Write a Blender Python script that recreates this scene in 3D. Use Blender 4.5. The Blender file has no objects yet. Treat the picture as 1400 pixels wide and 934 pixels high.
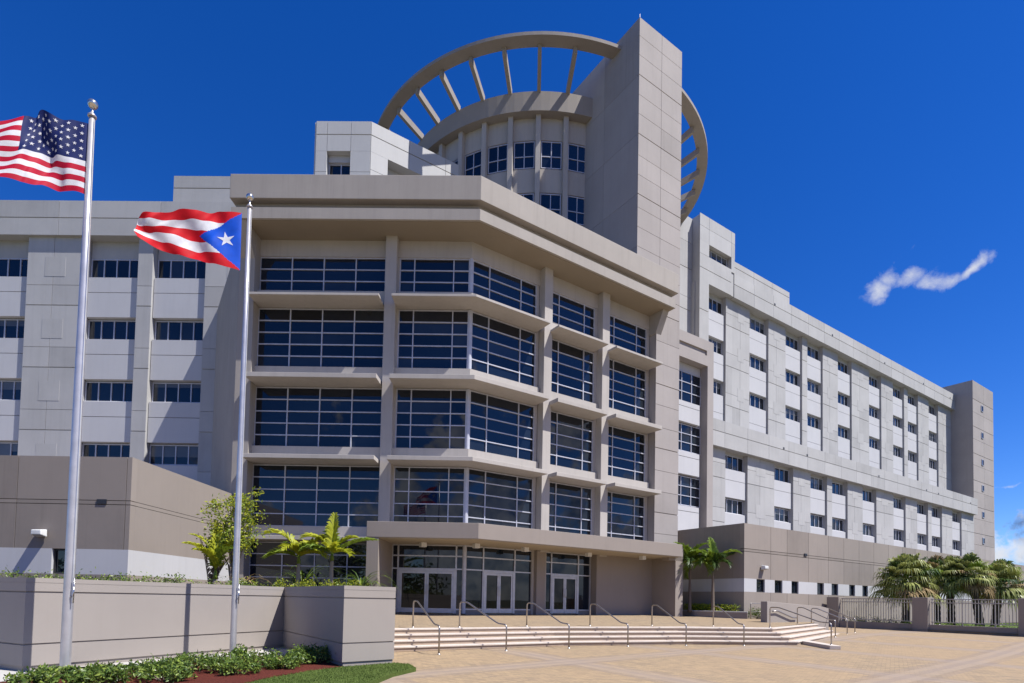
import bpy, bmesh, math, random
from mathutils import Vector, Matrix
random.seed(7)
R = math.radians
scene = bpy.context.scene
COL = scene.collection
# ------------------------------------------------------------------ helpers
class Frame:
    """Facade frame: u runs along the wall, n points out of the wall, o is distance out."""
    def __init__(s, x, y, deg):
        a = R(deg); s.x, s.y = x, y
        s.u = (math.cos(a), math.sin(a)); s.n = (math.sin(a), -math.cos(a)); s.deg = deg
    def p(s, u, o, z):
        return Vector((s.x + s.u[0]*u + s.n[0]*o, s.y + s.u[1]*u + s.n[1]*o, z))

TH = 34.8
FA = Frame(-3.04, 30.0, 0)          # main front, along X
FB = Frame(-3.04, 30.0, TH)         # angled front
FW = Frame(0, 37.5, 0)              # left wing front
FL = Frame(-15.1, 21.5, 0)          # left low block, front
FLQ = Frame(-15.1, 21.5, 90)        # left low block, side
W = Frame(0, 0, 0)

class MB:
    def __init__(s): s.v = []; s.f = []; s.m = []; s.mi = 0; s.smooth = False
    def face(s, pts):
        b = len(s.v); s.v += [tuple(p) for p in pts]; s.f.append(tuple(range(b, b+len(pts)))); s.m.append(s.mi)
    def add(s, verts, faces):
        b = len(s.v); s.v += [tuple(p) for p in verts]
        for f in faces: s.f.append(tuple(b+i for i in f)); s.m.append(s.mi)
    def box(s, fr, u0, u1, o0, o1, z0, z1):
        P = [fr.p(u, o, z) for z in (z0, z1) for u, o in ((u0, o0), (u1, o0), (u1, o1), (u0, o1))]
        s.add(P, [(0,1,2,3), (4,7,6,5), (0,4,5,1), (1,5,6,2), (2,6,7,3), (3,7,4,0)])
    def prism(s, poly, z0, z1):
        n = len(poly)
        P = [(x, y, z0) for x, y in poly] + [(x, y, z1) for x, y in poly]
        s.add(P, [tuple(range(n)), tuple(range(2*n-1, n-1, -1))] + [(i, (i+1) % n, n+(i+1) % n, n+i) for i in range(n)])
    def tube(s, path, rad, seg=10, cap=True):
        path = [Vector(p) for p in path]
        rad = rad if isinstance(rad, (list, tuple)) else [rad]*len(path)
        b = len(s.v); up = Vector((0, 0, 1)); prev = None
        for i, p in enumerate(path):
            d = (path[min(i+1, len(path)-1)] - path[max(i-1, 0)]).normalized()
            x = prev if prev is not None else (d.cross(up) if abs(d.z) < .95 else d.cross(Vector((1, 0, 0))))
            x = (x - d*x.dot(d)).normalized(); prev = x; y = d.cross(x)
            for k in range(seg):
                a = 2*math.pi*k/seg
                s.v.append(tuple(p + (x*math.cos(a) + y*math.sin(a))*rad[i]))
        for i in range(len(path)-1):
            for k in range(seg):
                s.f.append((b+i*seg+k, b+i*seg+(k+1) % seg, b+(i+1)*seg+(k+1) % seg, b+(i+1)*seg+k)); s.m.append(s.mi)
        if cap:
            s.f.append(tuple(b+k for k in range(seg-1, -1, -1))); s.m.append(s.mi)
            e = b+(len(path)-1)*seg
            s.f.append(tuple(e+k for k in range(seg))); s.m.append(s.mi)
    def lathe(s, c, prof, seg=24):
        b = len(s.v)
        for r, z in prof:
            for k in range(seg):
                a = 2*math.pi*k/seg; s.v.append((c[0]+r*math.cos(a), c[1]+r*math.sin(a), c[2]+z))
        for i in range(len(prof)-1):
            for k in range(seg):
                s.f.append((b+i*seg+k, b+i*seg+(k+1) % seg, b+(i+1)*seg+(k+1) % seg, b+(i+1)*seg+k)); s.m.append(s.mi)
    def arcwall(s, c, r0, r1, z0, z1, a0, a1, n):
        """ring segment; angle 0 faces the camera side (-Y), positive towards +X"""
        for i in range(n):
            b0 = a0+(a1-a0)*i/n; b1 = a0+(a1-a0)*(i+1)/n
            q = [(c[0]+r*math.sin(R(a)), c[1]-r*math.cos(R(a))) for r, a in ((r0, b0), (r1, b0), (r1, b1), (r0, b1))]
            P = [(x, y, z) for z in (z0, z1) for x, y in q]
            fs = [(0,1,2,3), (4,7,6,5), (1,5,6,2), (3,7,4,0)]
            if abs(a1-a0) < 359.9:
                if i == 0: fs.append((0,4,5,1))
                if i == n-1: fs.append((2,6,7,3))
            s.add(P, fs)
    def build(s, name, mat, parent=None, label=None, bevel=0.0, merge=False):
        me = bpy.data.meshes.new(name)
        if not isinstance(mat, (list, tuple)) and mat.name in VARIANT and max(s.m) > 0:
            k = VARIANT[mat.name]; mat = [M[k], M[k+'_b'], M[k+'_c']]
        off = WORLD.get(parent.name, Vector()) if parent else Vector()
        me.from_pydata([tuple(Vector(v)-off) for v in s.v], [], s.f)
        mats = mat if isinstance(mat, (list, tuple)) else [mat]
        for m in mats: me.materials.append(m)
        me.polygons.foreach_set('material_index', s.m)
        bm = bmesh.new(); bm.from_mesh(me)
        if merge: bmesh.ops.remove_doubles(bm, verts=bm.verts, dist=1e-4)
        if not getattr(s, 'keep_normals', False): bmesh.ops.recalc_face_normals(bm, faces=bm.faces)
        if s.smooth:
            for f in bm.faces: f.smooth = True
        bm.to_mesh(me); bm.free()
        o = bpy.data.objects.new(name, me); COL.objects.link(o)
        if parent: o.parent = parent
        if parent: WORLD[o.name] = off
        else: WORLD[o.name] = Vector()
        if label: o['label'] = label
        if bevel:
            b = o.modifiers.new('bevel', 'BEVEL'); b.width = bevel; b.segments = 2; b.limit_method = 'ANGLE'; b.angle_limit = R(40)
        return o
WORLD = {}
def thing(name, loc, label, cat, group=None, rz=0.0):
    o = bpy.data.objects.new(name, None); COL.objects.link(o); o.location = loc; o.rotation_euler = (0, 0, rz)
    o.empty_display_size = .2
    o['label'] = label; o['category'] = cat
    if group: o['group'] = group
    WORLD[o.name] = Vector(loc); return o
def tag(o, label, cat, group=None):
    o['label'] = label; o['category'] = cat
    if group: o['group'] = group
    return o
def struct(o): o['kind'] = 'structure'; return o
def copy_tree(o, parent=None):
    c = o.copy(); COL.objects.link(c); c.parent = parent
    if parent is not None: c.matrix_parent_inverse = o.matrix_parent_inverse
    for ch in list(o.children): copy_tree(ch, c)
    return c
# ------------------------------------------------------------------ materials
def new_mat(name):
    m = bpy.data.materials.new(name); m.use_nodes = True
    nt = m.node_tree; b = nt.nodes['Principled BSDF']; return m, nt, b
def N(nt, t, **kw):
    n = nt.nodes.new(t)
    for k, v in kw.items(): setattr(n, k, v)
    return n
def mixrgb(nt, fac, a, b, blend='MIX'):
    n = nt.nodes.new('ShaderNodeMix'); n.data_type = 'RGBA'; n.blend_type = blend
    for sock, val in ((n.inputs[0], fac), (n.inputs[6], a), (n.inputs[7], b)):
        if isinstance(val, (int, float)): sock.default_value = val
        elif isinstance(val, tuple): sock.default_value = (*val[:3], 1)
        else: nt.links.new(val, sock)
    return n.outputs[2]
def mth(nt, op, a, b=None, c=None, clamp=False):
    n = nt.nodes.new('ShaderNodeMath'); n.operation = op; n.use_clamp = clamp
    for i, v in enumerate((a, b, c)):
        if v is None: continue
        if isinstance(v, (int, float)): n.inputs[i].default_value = v
        else: nt.links.new(v, n.inputs[i])
    return n.outputs[0]
def noise(nt, vec, scale, detail=4, rough=.55, dim='3D'):
    n = nt.nodes.new('ShaderNodeTexNoise'); n.inputs['Scale'].default_value = scale
    n.inputs['Detail'].default_value = detail; n.inputs['Roughness'].default_value = rough
    if vec is not None: nt.links.new(vec, n.inputs['Vector'])
    return n.outputs['Fac']
def ramp(nt, fac, stops):
    n = nt.nodes.new('ShaderNodeValToRGB'); r = n.color_ramp
    while len(r.elements) > len(stops): r.elements.remove(r.elements[-1])
    while len(r.elements) < len(stops): r.elements.new(.5)
    for e, (p, c) in zip(r.elements, stops):
        e.position = p; e.color = (*c, 1) if isinstance(c, tuple) else (c, c, c, 1)
    nt.links.new(fac, n.inputs[0]); return n.outputs[0]
def objcoord(nt): return nt.nodes.new('ShaderNodeTexCoord').outputs['Object']

AL = .76      # overall reflectance of the paints, with the exposure set to suit
def stucco(name, col, var=.10, streak=.10, rough=.85, bump=.15):
    """painted precast / stucco: blotchy tone, faint vertical rain streaks, fine grain"""
    col = tuple(c*AL for c in col)
    m, nt, b = new_mat(name); oc = objcoord(nt)
    n1 = noise(nt, oc, .35, 5, .6); n2 = noise(nt, oc, 3.0, 5, .65)
    mp = nt.nodes.new('ShaderNodeMapping'); mp.inputs['Scale'].default_value = (2.2, 2.2, .10); nt.links.new(oc, mp.inputs[0])
    n3 = noise(nt, mp.outputs[0], 1.6, 5, .7)
    dark = tuple(c*(1-var*2.2) for c in col); lite = tuple(min(1, c*(1+var*.7)) for c in col)
    c1 = mixrgb(nt, ramp(nt, n1, [(.3, 0.), (.7, 1.)]), dark, lite)
    c1 = mixrgb(nt, .5, c1, col)
    c2 = mixrgb(nt, mth(nt, 'MULTIPLY', ramp(nt, n3, [(.50, 0.), (.78, 1.)]), streak*2.2), c1, tuple(c*.62 for c in col))
    c3 = mixrgb(nt, mth(nt, 'MULTIPLY', ramp(nt, n2, [(.35, 1.), (.6, 0.)]), var*.7), c2, tuple(c*.75 for c in col))
    nt.links.new(c3, b.inputs['Base Color']); b.inputs['Roughness'].default_value = rough
    b.inputs['Specular IOR Level'].default_value = .25
    bp = nt.nodes.new('ShaderNodeBump'); bp.inputs['Strength'].default_value = bump; bp.inputs['Distance'].default_value = .01
    nt.links.new(noise(nt, oc, 45, 3), bp.inputs['Height']); nt.links.new(bp.outputs[0], b.inputs['Normal'])
    return m
M = {}
M['cream'] = stucco('cream_precast', (.55, .54, .53), .10, .12)
M['white'] = stucco('white_panel_paint', (.64, .635, .65), .05, .07)
M['pent'] = stucco('penthouse_precast', (.66, .65, .635), .06, .08)
M['tan'] = stucco('taupe_precast', (.465, .42, .395), .09, .10)
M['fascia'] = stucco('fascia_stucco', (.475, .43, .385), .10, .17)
M['ring'] = stucco('ring_stucco', (.40, .36, .325), .08, .10)
M['base'] = stucco('base_block_paint', (.37, .318, .278), .07, .08)
M['column'] = stucco('column_stucco', (.565, .52, .475), .09, .17)
for _k in ('cream', 'tan', 'base'):
    _c = {'cream': (.55, .54, .53), 'tan': (.465, .42, .395), 'base': (.37, .318, .278)}[_k]
    M[_k+'_b'] = stucco(_k+'_panel_worn', tuple(x*.925 for x in _c), .12, .20); M[_k+'_c'] = stucco(_k+'_panel_fresh', tuple(min(1, x*1.05) for x in _c), .08, .12)
VARIANT = {'cream_precast': 'cream', 'taupe_precast': 'tan', 'base_block_paint': 'base'}
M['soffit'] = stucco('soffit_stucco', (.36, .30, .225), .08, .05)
M['planter'] = stucco('planter_wall_stucco', (.415, .368, .330), .06, .05)
M['concrete'] = stucco('sidewalk_concrete', (.60, .575, .53), .12, .0)
M['soffit2'] = stucco('canopy_soffit_stucco', (.56, .48, .37), .08, .05)
M['roofing'] = stucco('roof_membrane', (.15, .145, .14), .1, .0)
def plain(name, col, rough=.5, metal=0., spec=.5):
    col = tuple(c*.82 for c in col)
    m, nt, b = new_mat(name); oc = objcoord(nt)
    c = mixrgb(nt, ramp(nt, noise(nt, oc, 4, 4), [(.3, 0.), (.7, 1.)]), tuple(x*.88 for x in col), tuple(min(1, x*1.08) for x in col))
    nt.links.new(c, b.inputs['Base Color']); b.inputs['Roughness'].default_value = rough; b.inputs['Metallic'].default_value = metal
    b.inputs['Specular IOR Level'].default_value = spec
    return m
M['alu'] = plain('anodised_aluminium', (.60, .60, .64), .38, .35)
M['mullion'] = plain('pale_mullion', (.58, .59, .66), .45, .1)
M['steel'] = plain('brushed_steel', (.62, .61, .60), .28, .9)
M['rail'] = plain('handrail_steel', (.42, .39, .37), .35, .85)
M['lampwhite'] = plain('lamp_enamel', (.78, .78, .76), .4)
M['dark'] = plain('dark_fitting', (.03, .03, .035), .5)
M['gold'] = plain('finial_aluminium', (.72, .70, .64), .22, .9)
M['rope'] = plain('halyard_rope', (.7, .7, .66), .8)
M['fence'] = plain('fence_paint', (.47, .44, .40), .5, .1)
M['bark'] = plain('palm_bark', (.20, .155, .12), .9)
M['greybark'] = plain('pale_bark', (.36, .30, .23), .9)
M['darkbark'] = plain('dark_bark', (.07, .05, .04), .95)

def glass_mat(name, tint=(.005, .008, .014), ior=1.55, rough=.015, wav=.006):
    m, nt, b = new_mat(name); oc = objcoord(nt)
    c = mixrgb(nt, ramp(nt, noise(nt, oc, .25, 3), [(.35, 0.), (.65, 1.)]), tint, tuple(x*1.9 for x in tint))
    nt.links.new(c, b.inputs['Base Color'])
    b.inputs['Roughness'].default_value = rough; b.inputs['IOR'].default_value = ior
    bp = nt.nodes.new('ShaderNodeBump'); bp.inputs['Strength'].default_value = .12; bp.inputs['Distance'].default_value = wav
    nt.links.new(noise(nt, oc, .9, 2), bp.inputs['Height']); nt.links.new(bp.outputs[0], b.inputs['Normal'])
    return m
M['glass'] = glass_mat('dark_tinted_glass')
M['glass_b'] = glass_mat('darker_tinted_glass', (.004, .006, .010), 1.52)
M['glass_c'] = glass_mat('paler_tinted_glass', (.012, .016, .022), 1.55)  # slightly paler tint, a faint blind tone for variety between panes
M['blind'] = glass_mat('glass_over_pale_blind', (.06, .065, .07), 1.5)
GLASS = [M['glass'], M['glass_b'], M['glass_c'], M['blind']]
M['doorglass'] = glass_mat('door_glass', (.007, .006, .006), 1.45)

# paving: warm brick field with crossing border bands
def paving(name, base, bands=True):
    base = tuple(c*AL for c in base)
    m, nt, b = new_mat(name); oc = objcoord(nt)
    br = nt.nodes.new('ShaderNodeTexBrick'); br.offset = .5
    br.inputs['Scale'].default_value = 1.0; br.inputs['Brick Width'].default_value = .21; br.inputs['Row Height'].default_value = .105
    br.inputs['Mortar Size'].default_value = .006; br.inputs['Bias'].default_value = 0.
    rot = nt.nodes.new('ShaderNodeMapping'); rot.inputs['Rotation'].default_value = (0, 0, R(33)); nt.links.new(oc, rot.inputs[0])
    nt.links.new(rot.outputs[0], br.inputs['Vector'])
    br.inputs['Color1'].default_value = (*[base[0]*.74, base[1]*.76, base[2]*.80], 1); br.inputs['Color2'].default_value = (*[base[0]*1.22, base[1]*1.18, base[2]*1.1], 1)
    br.inputs['Mortar'].default_value = (*[c*.55 for c in base], 1)
    big = ramp(nt, noise(nt, oc, .22, 5, .65), [(.3, 0.), (.7, 1.)])
    col = mixrgb(nt, mth(nt, 'MULTIPLY', big, .5), br.outputs['Color'], (base[0]*1.12, base[1]*1.04, base[2]*.93), 'MIX')
    col = mixrgb(nt, mth(nt, 'MULTIPLY', ramp(nt, noise(nt, oc, 1.3, 6, .7), [(.45, 0.), (.75, 1.)]), .28), col, (0.251, 0.179, 0.129))
    stain = ramp(nt, noise(nt, oc, .55, 9, .78), [(.52, 0.), (.70, 1.)])
    col = mixrgb(nt, mth(nt, 'MULTIPLY', stain, .30), col, (.20, .155, .115))
    if bands:
        sx = nt.nodes.new('ShaderNodeSeparateXYZ'); nt.links.new(oc, sx.inputs[0])
        X, Y = sx.outputs[0], sx.outputs[1]
        wearf = ramp(nt, noise(nt, oc, .45, 5, .7), [(.35, .2), (.65, .52)])
        def band(nx, ny, period, phase, col):
            d = mth(nt, 'ADD', mth(nt, 'MULTIPLY', X, nx), mth(nt, 'MULTIPLY', Y, ny))
            d = mth(nt, 'ADD', d, phase + 1000*period)
            d = mth(nt, 'SUBTRACT', mth(nt, 'MODULO', d, period), period/2)
            a = mth(nt, 'ABSOLUTE', d)
            outer = mth(nt, 'LESS_THAN', a, .62); mid = mth(nt, 'LESS_THAN', a, .36); inn = mth(nt, 'LESS_THAN', a, .12)
            g1 = mixrgb(nt, mth(nt, 'MULTIPLY', outer, wearf), col, (0.205, 0.163, 0.141))
            g2 = mixrgb(nt, mth(nt, 'MULTIPLY', mid, wearf), g1, (0.357, 0.281, 0.209))
            return mixrgb(nt, mth(nt, 'MULTIPLY', inn, wearf), g2, (0.213, 0.167, 0.144))
        col = band(.853, .522, 5.8, -.6, col)
        col = band(-.66, .751, 6.5, -1.01, col)
    nt.links.new(col, b.inputs['Base Color']); b.inputs['Roughness'].default_value = .85; b.inputs['Specular IOR Level'].default_value = .2
    bp = nt.nodes.new('ShaderNodeBump'); bp.inputs['Strength'].default_value = .3; bp.inputs['Distance'].default_value = .006
    nt.links.new(br.outputs['Fac'], bp.inputs['Height']); bp.invert = True; nt.links.new(bp.outputs[0], b.inputs['Normal'])
    return m
M['paving'] = paving('brick_paving', (.405, .305, .195))
M['landing'] = paving('landing_paving', (.37, .285, .19), False)

def step_mat(name, ca, cb):
    ca = tuple(x*.80 for x in ca); cb = tuple(x*.80 for x in cb)
    m, nt, b = new_mat(name); oc = objcoord(nt)
    n1 = noise(nt, oc, 2.0, 6, .7); n2 = noise(nt, oc, 14, 4, .6)
    c = mixrgb(nt, ramp(nt, n1, [(.35, 0.), (.7, 1.)]), ca, cb)
    c = mixrgb(nt, mth(nt, 'MULTIPLY', ramp(nt, n2, [(.4, 1.), (.6, 0.)]), .35), c, tuple(x*1.12 for x in ca))
    nt.links.new(c, b.inputs['Base Color']); b.inputs['Roughness'].default_value = .85; return m
M['step'] = step_mat('cast_step_tread', (.66, .585, .51), (.56, .45, .37))
M['riser'] = step_mat('brick_step_riser', (.40, .30, .215), (.52, .41, .32))

def ground_mat(name, cols, scale, bump=.5):
    m, nt, b = new_mat(name); oc = objcoord(nt)
    c = mixrgb(nt, ramp(nt, noise(nt, oc, scale, 8, .75), [(.32, 0.), (.68, 1.)]), cols[0], cols[1])
    c = mixrgb(nt, mth(nt, 'MULTIPLY', ramp(nt, noise(nt, oc, scale*.12, 4), [(.35, 0.), (.65, 1.)]), .5), c, cols[2])
    nt.links.new(c, b.inputs['Base Color']); b.inputs['Roughness'].default_value = .95; b.inputs['Specular IOR Level'].default_value = .1
    bp = nt.nodes.new('ShaderNodeBump'); bp.inputs['Strength'].default_value = bump; bp.inputs['Distance'].default_value = .04
    nt.links.new(noise(nt, oc, scale*2, 6, .8), bp.inputs['Height']); nt.links.new(bp.outputs[0], b.inputs['Normal'])
    return m
M['soil'] = ground_mat('planting_soil', ((.05, .035, .025), (.12, .085, .055), (.07, .06, .03)), 6)
M['mulch'] = ground_mat('red_bark_mulch', ((.05, .014, .010), (.22, .055, .038), (.11, .032, .024)), 26, 1.)
M['lawn'] = ground_mat('lawn_turf', ((.045, .075, .015), (.105, .14, .035), (.075, .10, .025)), 14)
M['earth'] = ground_mat('far_ground', ((.05, .07, .025), (.11, .11, .05), (.08, .085, .045)), .4)

def leaf_mat(name, c0, c1, trans=.25, rough=.5, scale=1.5):
    m, nt, b = new_mat(name); oc = objcoord(nt)
    c = mixrgb(nt, ramp(nt, noise(nt, oc, scale, 4, .7), [(.32, 0.), (.68, 1.)]), c0, c1)
    nt.links.new(c, b.inputs['Base Color']); b.inputs['Roughness'].default_value = rough; b.inputs['Specular IOR Level'].default_value = .35
    tr = nt.nodes.new('ShaderNodeBsdfTranslucent'); nt.links.new(c, tr.inputs[0])
    mx = nt.nodes.new('ShaderNodeMixShader'); mx.inputs[0].default_value = trans
    nt.links.new(b.outputs[0], mx.inputs[1]); nt.links.new(tr.outputs[0], mx.inputs[2])
    nt.links.new(mx.outputs[0], nt.nodes['Material Output'].inputs[0]); return m
M['yleaf'] = leaf_mat('yellow_green_leaf', (.27, .31, .015), (.50, .50, .035), .4)
M['gleaf'] = leaf_mat('fresh_green_leaf', (.09, .16, .015), (.24, .32, .03), .3)
M['turf'] = leaf_mat('turf_blade', (.05, .085, .014), (.13, .18, .035), .2, .95)
M['dleaf'] = leaf_mat('dark_green_leaf', (.025, .055, .012), (.08, .13, .025), .2, .4)
M['hleaf'] = leaf_mat('hedge_leaf', (.06, .115, .016), (.17, .24, .05), .25, .3)
M['hleaf2'] = leaf_mat('hedge_new_leaf', (.16, .24, .03), (.33, .40, .08), .3, .35)
M['oleaf'] = leaf_mat('olive_fan_leaf', (.16, .20, .04), (.40, .41, .13), .25, .4)
M['dry'] = leaf_mat('dry_palm_leaf', (.20, .13, .055), (.40, .29, .14), .2, .8)
M['brown'] = leaf_mat('brown_dead_leaf', (.12, .085, .055), (.24, .18, .12), .15, .8)

def cloth(name, col):
    col = tuple(x*.95 for x in col)
    m, nt, b = new_mat(name); oc = objcoord(nt)
    c = mixrgb(nt, ramp(nt, noise(nt, oc, 5, 4), [(.3, 0.), (.7, 1.)]), tuple(x*.86 for x in col), tuple(min(1, x*1.08) for x in col))
    nt.links.new(c, b.inputs['Base Color']); b.inputs['Roughness'].default_value = .6
    b.inputs['Specular IOR Level'].default_value = .2
    tr = nt.nodes.new('ShaderNodeBsdfTranslucent'); nt.links.new(c, tr.inputs[0])
    mx = nt.nodes.new('ShaderNodeMixShader'); mx.inputs[0].default_value = .3
    nt.links.new(b.outputs[0], mx.inputs[1]); nt.links.new(tr.outputs[0], mx.inputs[2])
    nt.links.new(mx.outputs[0], nt.nodes['Material Output'].inputs[0]); return m
M['f_red'] = cloth('flag_red', (.72, .010, .02)); M['f_white'] = cloth('flag_white', (.84, .84, .86))
M['f_navy'] = cloth('flag_navy', (.013, .023, .125)); M['f_blue'] = cloth('flag_blue', (.008, .10, .68)); M['f_crimson'] = cloth('flag_crimson', (.56, .008, .04))

# ------------------------------------------------------------------ world, sun, camera
SUN_AZ, SUN_EL = 110.0, 57.5            # azimuth clockwise from +Y
world = bpy.data.worlds.new('World'); scene.world = world; world.use_nodes = True
nt = world.node_tree; bg = nt.nodes['Background']
sky = nt.nodes.new('ShaderNodeTexSky'); sky.sky_type = 'NISHITA'; sky.sun_disc = False
sky.sun_elevation = R(SUN_EL); sky.sun_rotation = R(SUN_AZ); sky.altitude = 1500; sky.air_density = 1.0; sky.dust_density = .15; sky.ozone_density = 7.0
hs = nt.nodes.new('ShaderNodeHueSaturation'); hs.inputs['Saturation'].default_value = 1.27; hs.inputs['Value'].default_value = 1.24; hs.inputs['Hue'].default_value = .5165
nt.links.new(sky.outputs[0], hs.inputs['Color'])
tc = nt.nodes.new('ShaderNodeTexCoord'); nv = nt.nodes.new('ShaderNodeVectorMath'); nv.operation = 'NORMALIZE'
nt.links.new(tc.outputs['Generated'], nv.inputs[0])
sx = nt.nodes.new('ShaderNodeSeparateXYZ'); nt.links.new(nv.outputs[0], sx.inputs[0])
AZ = mth(nt, 'ARCTAN2', sx.outputs[0], sx.outputs[1]); EL = mth(nt, 'ARCSINE', sx.outputs[2])
def blob(az, el, sa, se, tilt, amp):
    da = mth(nt, 'SUBTRACT', AZ, R(az)); de = mth(nt, 'SUBTRACT', EL, R(el))
    ct, st = math.cos(R(tilt)), math.sin(R(tilt))
    p = mth(nt, 'ADD', mth(nt, 'MULTIPLY', da, ct), mth(nt, 'MULTIPLY', de, st))
    q = mth(nt, 'SUBTRACT', mth(nt, 'MULTIPLY', de, ct), mth(nt, 'MULTIPLY', da, st))
    e = mth(nt, 'ADD', mth(nt, 'POWER', mth(nt, 'ABSOLUTE', mth(nt, 'DIVIDE', p, R(sa))), 2.), mth(nt, 'POWER', mth(nt, 'ABSOLUTE', mth(nt, 'DIVIDE', q, R(se))), 2.))
    return mth(nt, 'MULTIPLY', mth(nt, 'EXPONENT', mth(nt, 'MULTIPLY', e, -1.)), amp)
warp = nt.nodes.new('ShaderNodeTexNoise'); warp.inputs['Scale'].default_value = 26; warp.inputs['Detail'].default_value = 5; nt.links.new(nv.outputs[0], warp.inputs['Vector'])
vw = nt.nodes.new('ShaderNodeVectorMath'); vw.operation = 'MULTIPLY_ADD'; vw.inputs[1].default_value = (.035, .035, .035)
nt.links.new(warp.outputs['Color'], vw.inputs[0]); nt.links.new(nv.outputs[0], vw.inputs[2])
wsx = nt.nodes.new('ShaderNodeSeparateXYZ'); nt.links.new(warp.outputs['Color'], wsx.inputs[0])
AZ0, EL0 = AZ, EL
AZ = mth(nt, 'ADD', AZ, mth(nt, 'MULTIPLY', mth(nt, 'SUBTRACT', wsx.outputs[0], .5), R(2.6)))
EL = mth(nt, 'ADD', EL, mth(nt, 'MULTIPLY', mth(nt, 'SUBTRACT', wsx.outputs[1], .5), R(2.0)))
cn = noise(nt, vw.outputs[0], 22, 9, .62); cbig = noise(nt, nv.outputs[0], 5, 8, .6); cmid = noise(nt, nv.outputs[0], 9, 9, .6)
CLOUD_BLOBS = [(31.7, 25.5, 1.0, 1.0, 35, 1.0), (32.6, 26.2, 1.1, .7, 20, .75), (34.0, 25.9, 1.6, .75, 8, .78), (35.6, 25.4, 1.7, .85, -4, .80), (37.0, 25.1, 1.4, .7, 12, .78), (38.3, 25.5, 1.2, .5, 36, .95), (39.4, 25.9, 1.0, .45, 20, .5), (34.2, 27.6, 1.2, .4, 25, .30), (40.4, 9.25, .8, .16, 0, .5), (39.9, 4.3, .8, .75, 0, 1.0), (41.3, 4.4, 1.1, 1.05, 0, 1.0), (42.8, 4.0, 1.3, 1.2, 0, 1.0)]
wisp = None
for b_ in CLOUD_BLOBS:
    x = blob(*b_); wisp = x if wisp is None else mth(nt, 'SMOOTH_MAX', wisp, x, .15)
cfine = noise(nt, vw.outputs[0], 55, 12, .68)
wisp = mth(nt, 'SUBTRACT', wisp, .10)
wm = mth(nt, 'ADD', wisp, mth(nt, 'MULTIPLY', mth(nt, 'SUBTRACT', cfine, .5), 1.15))
wm = mth(nt, 'MULTIPLY', ramp(nt, wm, [(.20, 0.), (1.15, .88)]), ramp(nt, wisp, [(.03, 0.), (.40, 1.)]))
# cumulus bank low along the horizon, taller behind the viewer
back = mth(nt, 'MULTIPLY', mth(nt, 'MAXIMUM', mth(nt, 'SUBTRACT', mth(nt, 'SUBTRACT', sx.outputs[0], sx.outputs[1]), .2), 0.), R(13))
topel = mth(nt, 'ADD', mth(nt, 'ADD', back, R(1.0)), mth(nt, 'MULTIPLY', cbig, R(7)))
bank = ramp(nt, mth(nt, 'ADD', mth(nt, 'MULTIPLY', mth(nt, 'SUBTRACT', topel, EL0), 7.), mth(nt, 'MULTIPLY', mth(nt, 'SUBTRACT', cmid, .53), 10.)), [(.0, 0.), (.55, .85)])
ccol = ramp(nt, cn, [(.35, (1.0, 1.5, 2.8)), (.60, (6.2, 6.4, 6.9))])
c1 = mixrgb(nt, bank, hs.outputs[0], ccol); c2 = mixrgb(nt, wm, c1, (5.6, 5.8, 6.3))
nt.links.new(c2, bg.inputs['Color']); bg.inputs['Strength'].default_value = .087

sd = Vector((math.sin(R(SUN_AZ))*math.cos(R(SUN_EL)), math.cos(R(SUN_AZ))*math.cos(R(SUN_EL)), math.sin(R(SUN_EL))))
sl = bpy.data.lights.new('sun', 'SUN'); sl.energy = 5.0; sl.angle = R(.5); sl.color = (1, .97, .922)
so = bpy.data.objects.new('sun', sl); COL.objects.link(so); so.location = sd*60
so.rotation_euler = (-sd).to_track_quat('-Z', 'Y').to_euler()
scene.view_settings.view_transform = 'Standard'; scene.view_settings.look = 'None'; scene.view_settings.gamma = 1
scene.view_settings.exposure = .61; scene.view_settings.use_curve_mapping = False

def cam_rot(pitch, roll, yaw):
    cy, sy = math.cos(yaw), math.sin(yaw); cp, sp = math.cos(pitch), math.sin(pitch); cr, sr = math.cos(roll), math.sin(roll)
    Rz = Matrix(((cy, sy, 0), (-sy, cy, 0), (0, 0, 1))); Mx = Matrix(((1, 0, 0), (0, 0, -1), (0, 1, 0)))
    Rx = Matrix(((1, 0, 0), (0, cp, sp), (0, -sp, cp))); Rr = Matrix(((cr, -sr, 0), (sr, cr, 0), (0, 0, 1)))
    return Rr @ Rx @ Mx @ Rz
Q = cam_rot(R(2.15), R(1.14), R(.96))
cd = bpy.data.cameras.new('camera'); cam = bpy.data.objects.new('camera', cd); COL.objects.link(cam)
m3 = Matrix((Q[0], -Vector(Q[1]), -Vector(Q[2]))).transposed()
cam.matrix_world = Matrix.Translation((0, 0, 1.65)) @ m3.to_4x4()
cd.sensor_width = 36; cd.lens = 776.7/1400*36; cd.shift_y = 323.8/1400; cd.clip_end = 5000; cd.clip_start = .05
scene.camera = cam
scene.render.resolution_x = 1024; scene.render.resolution_y = 683

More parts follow.
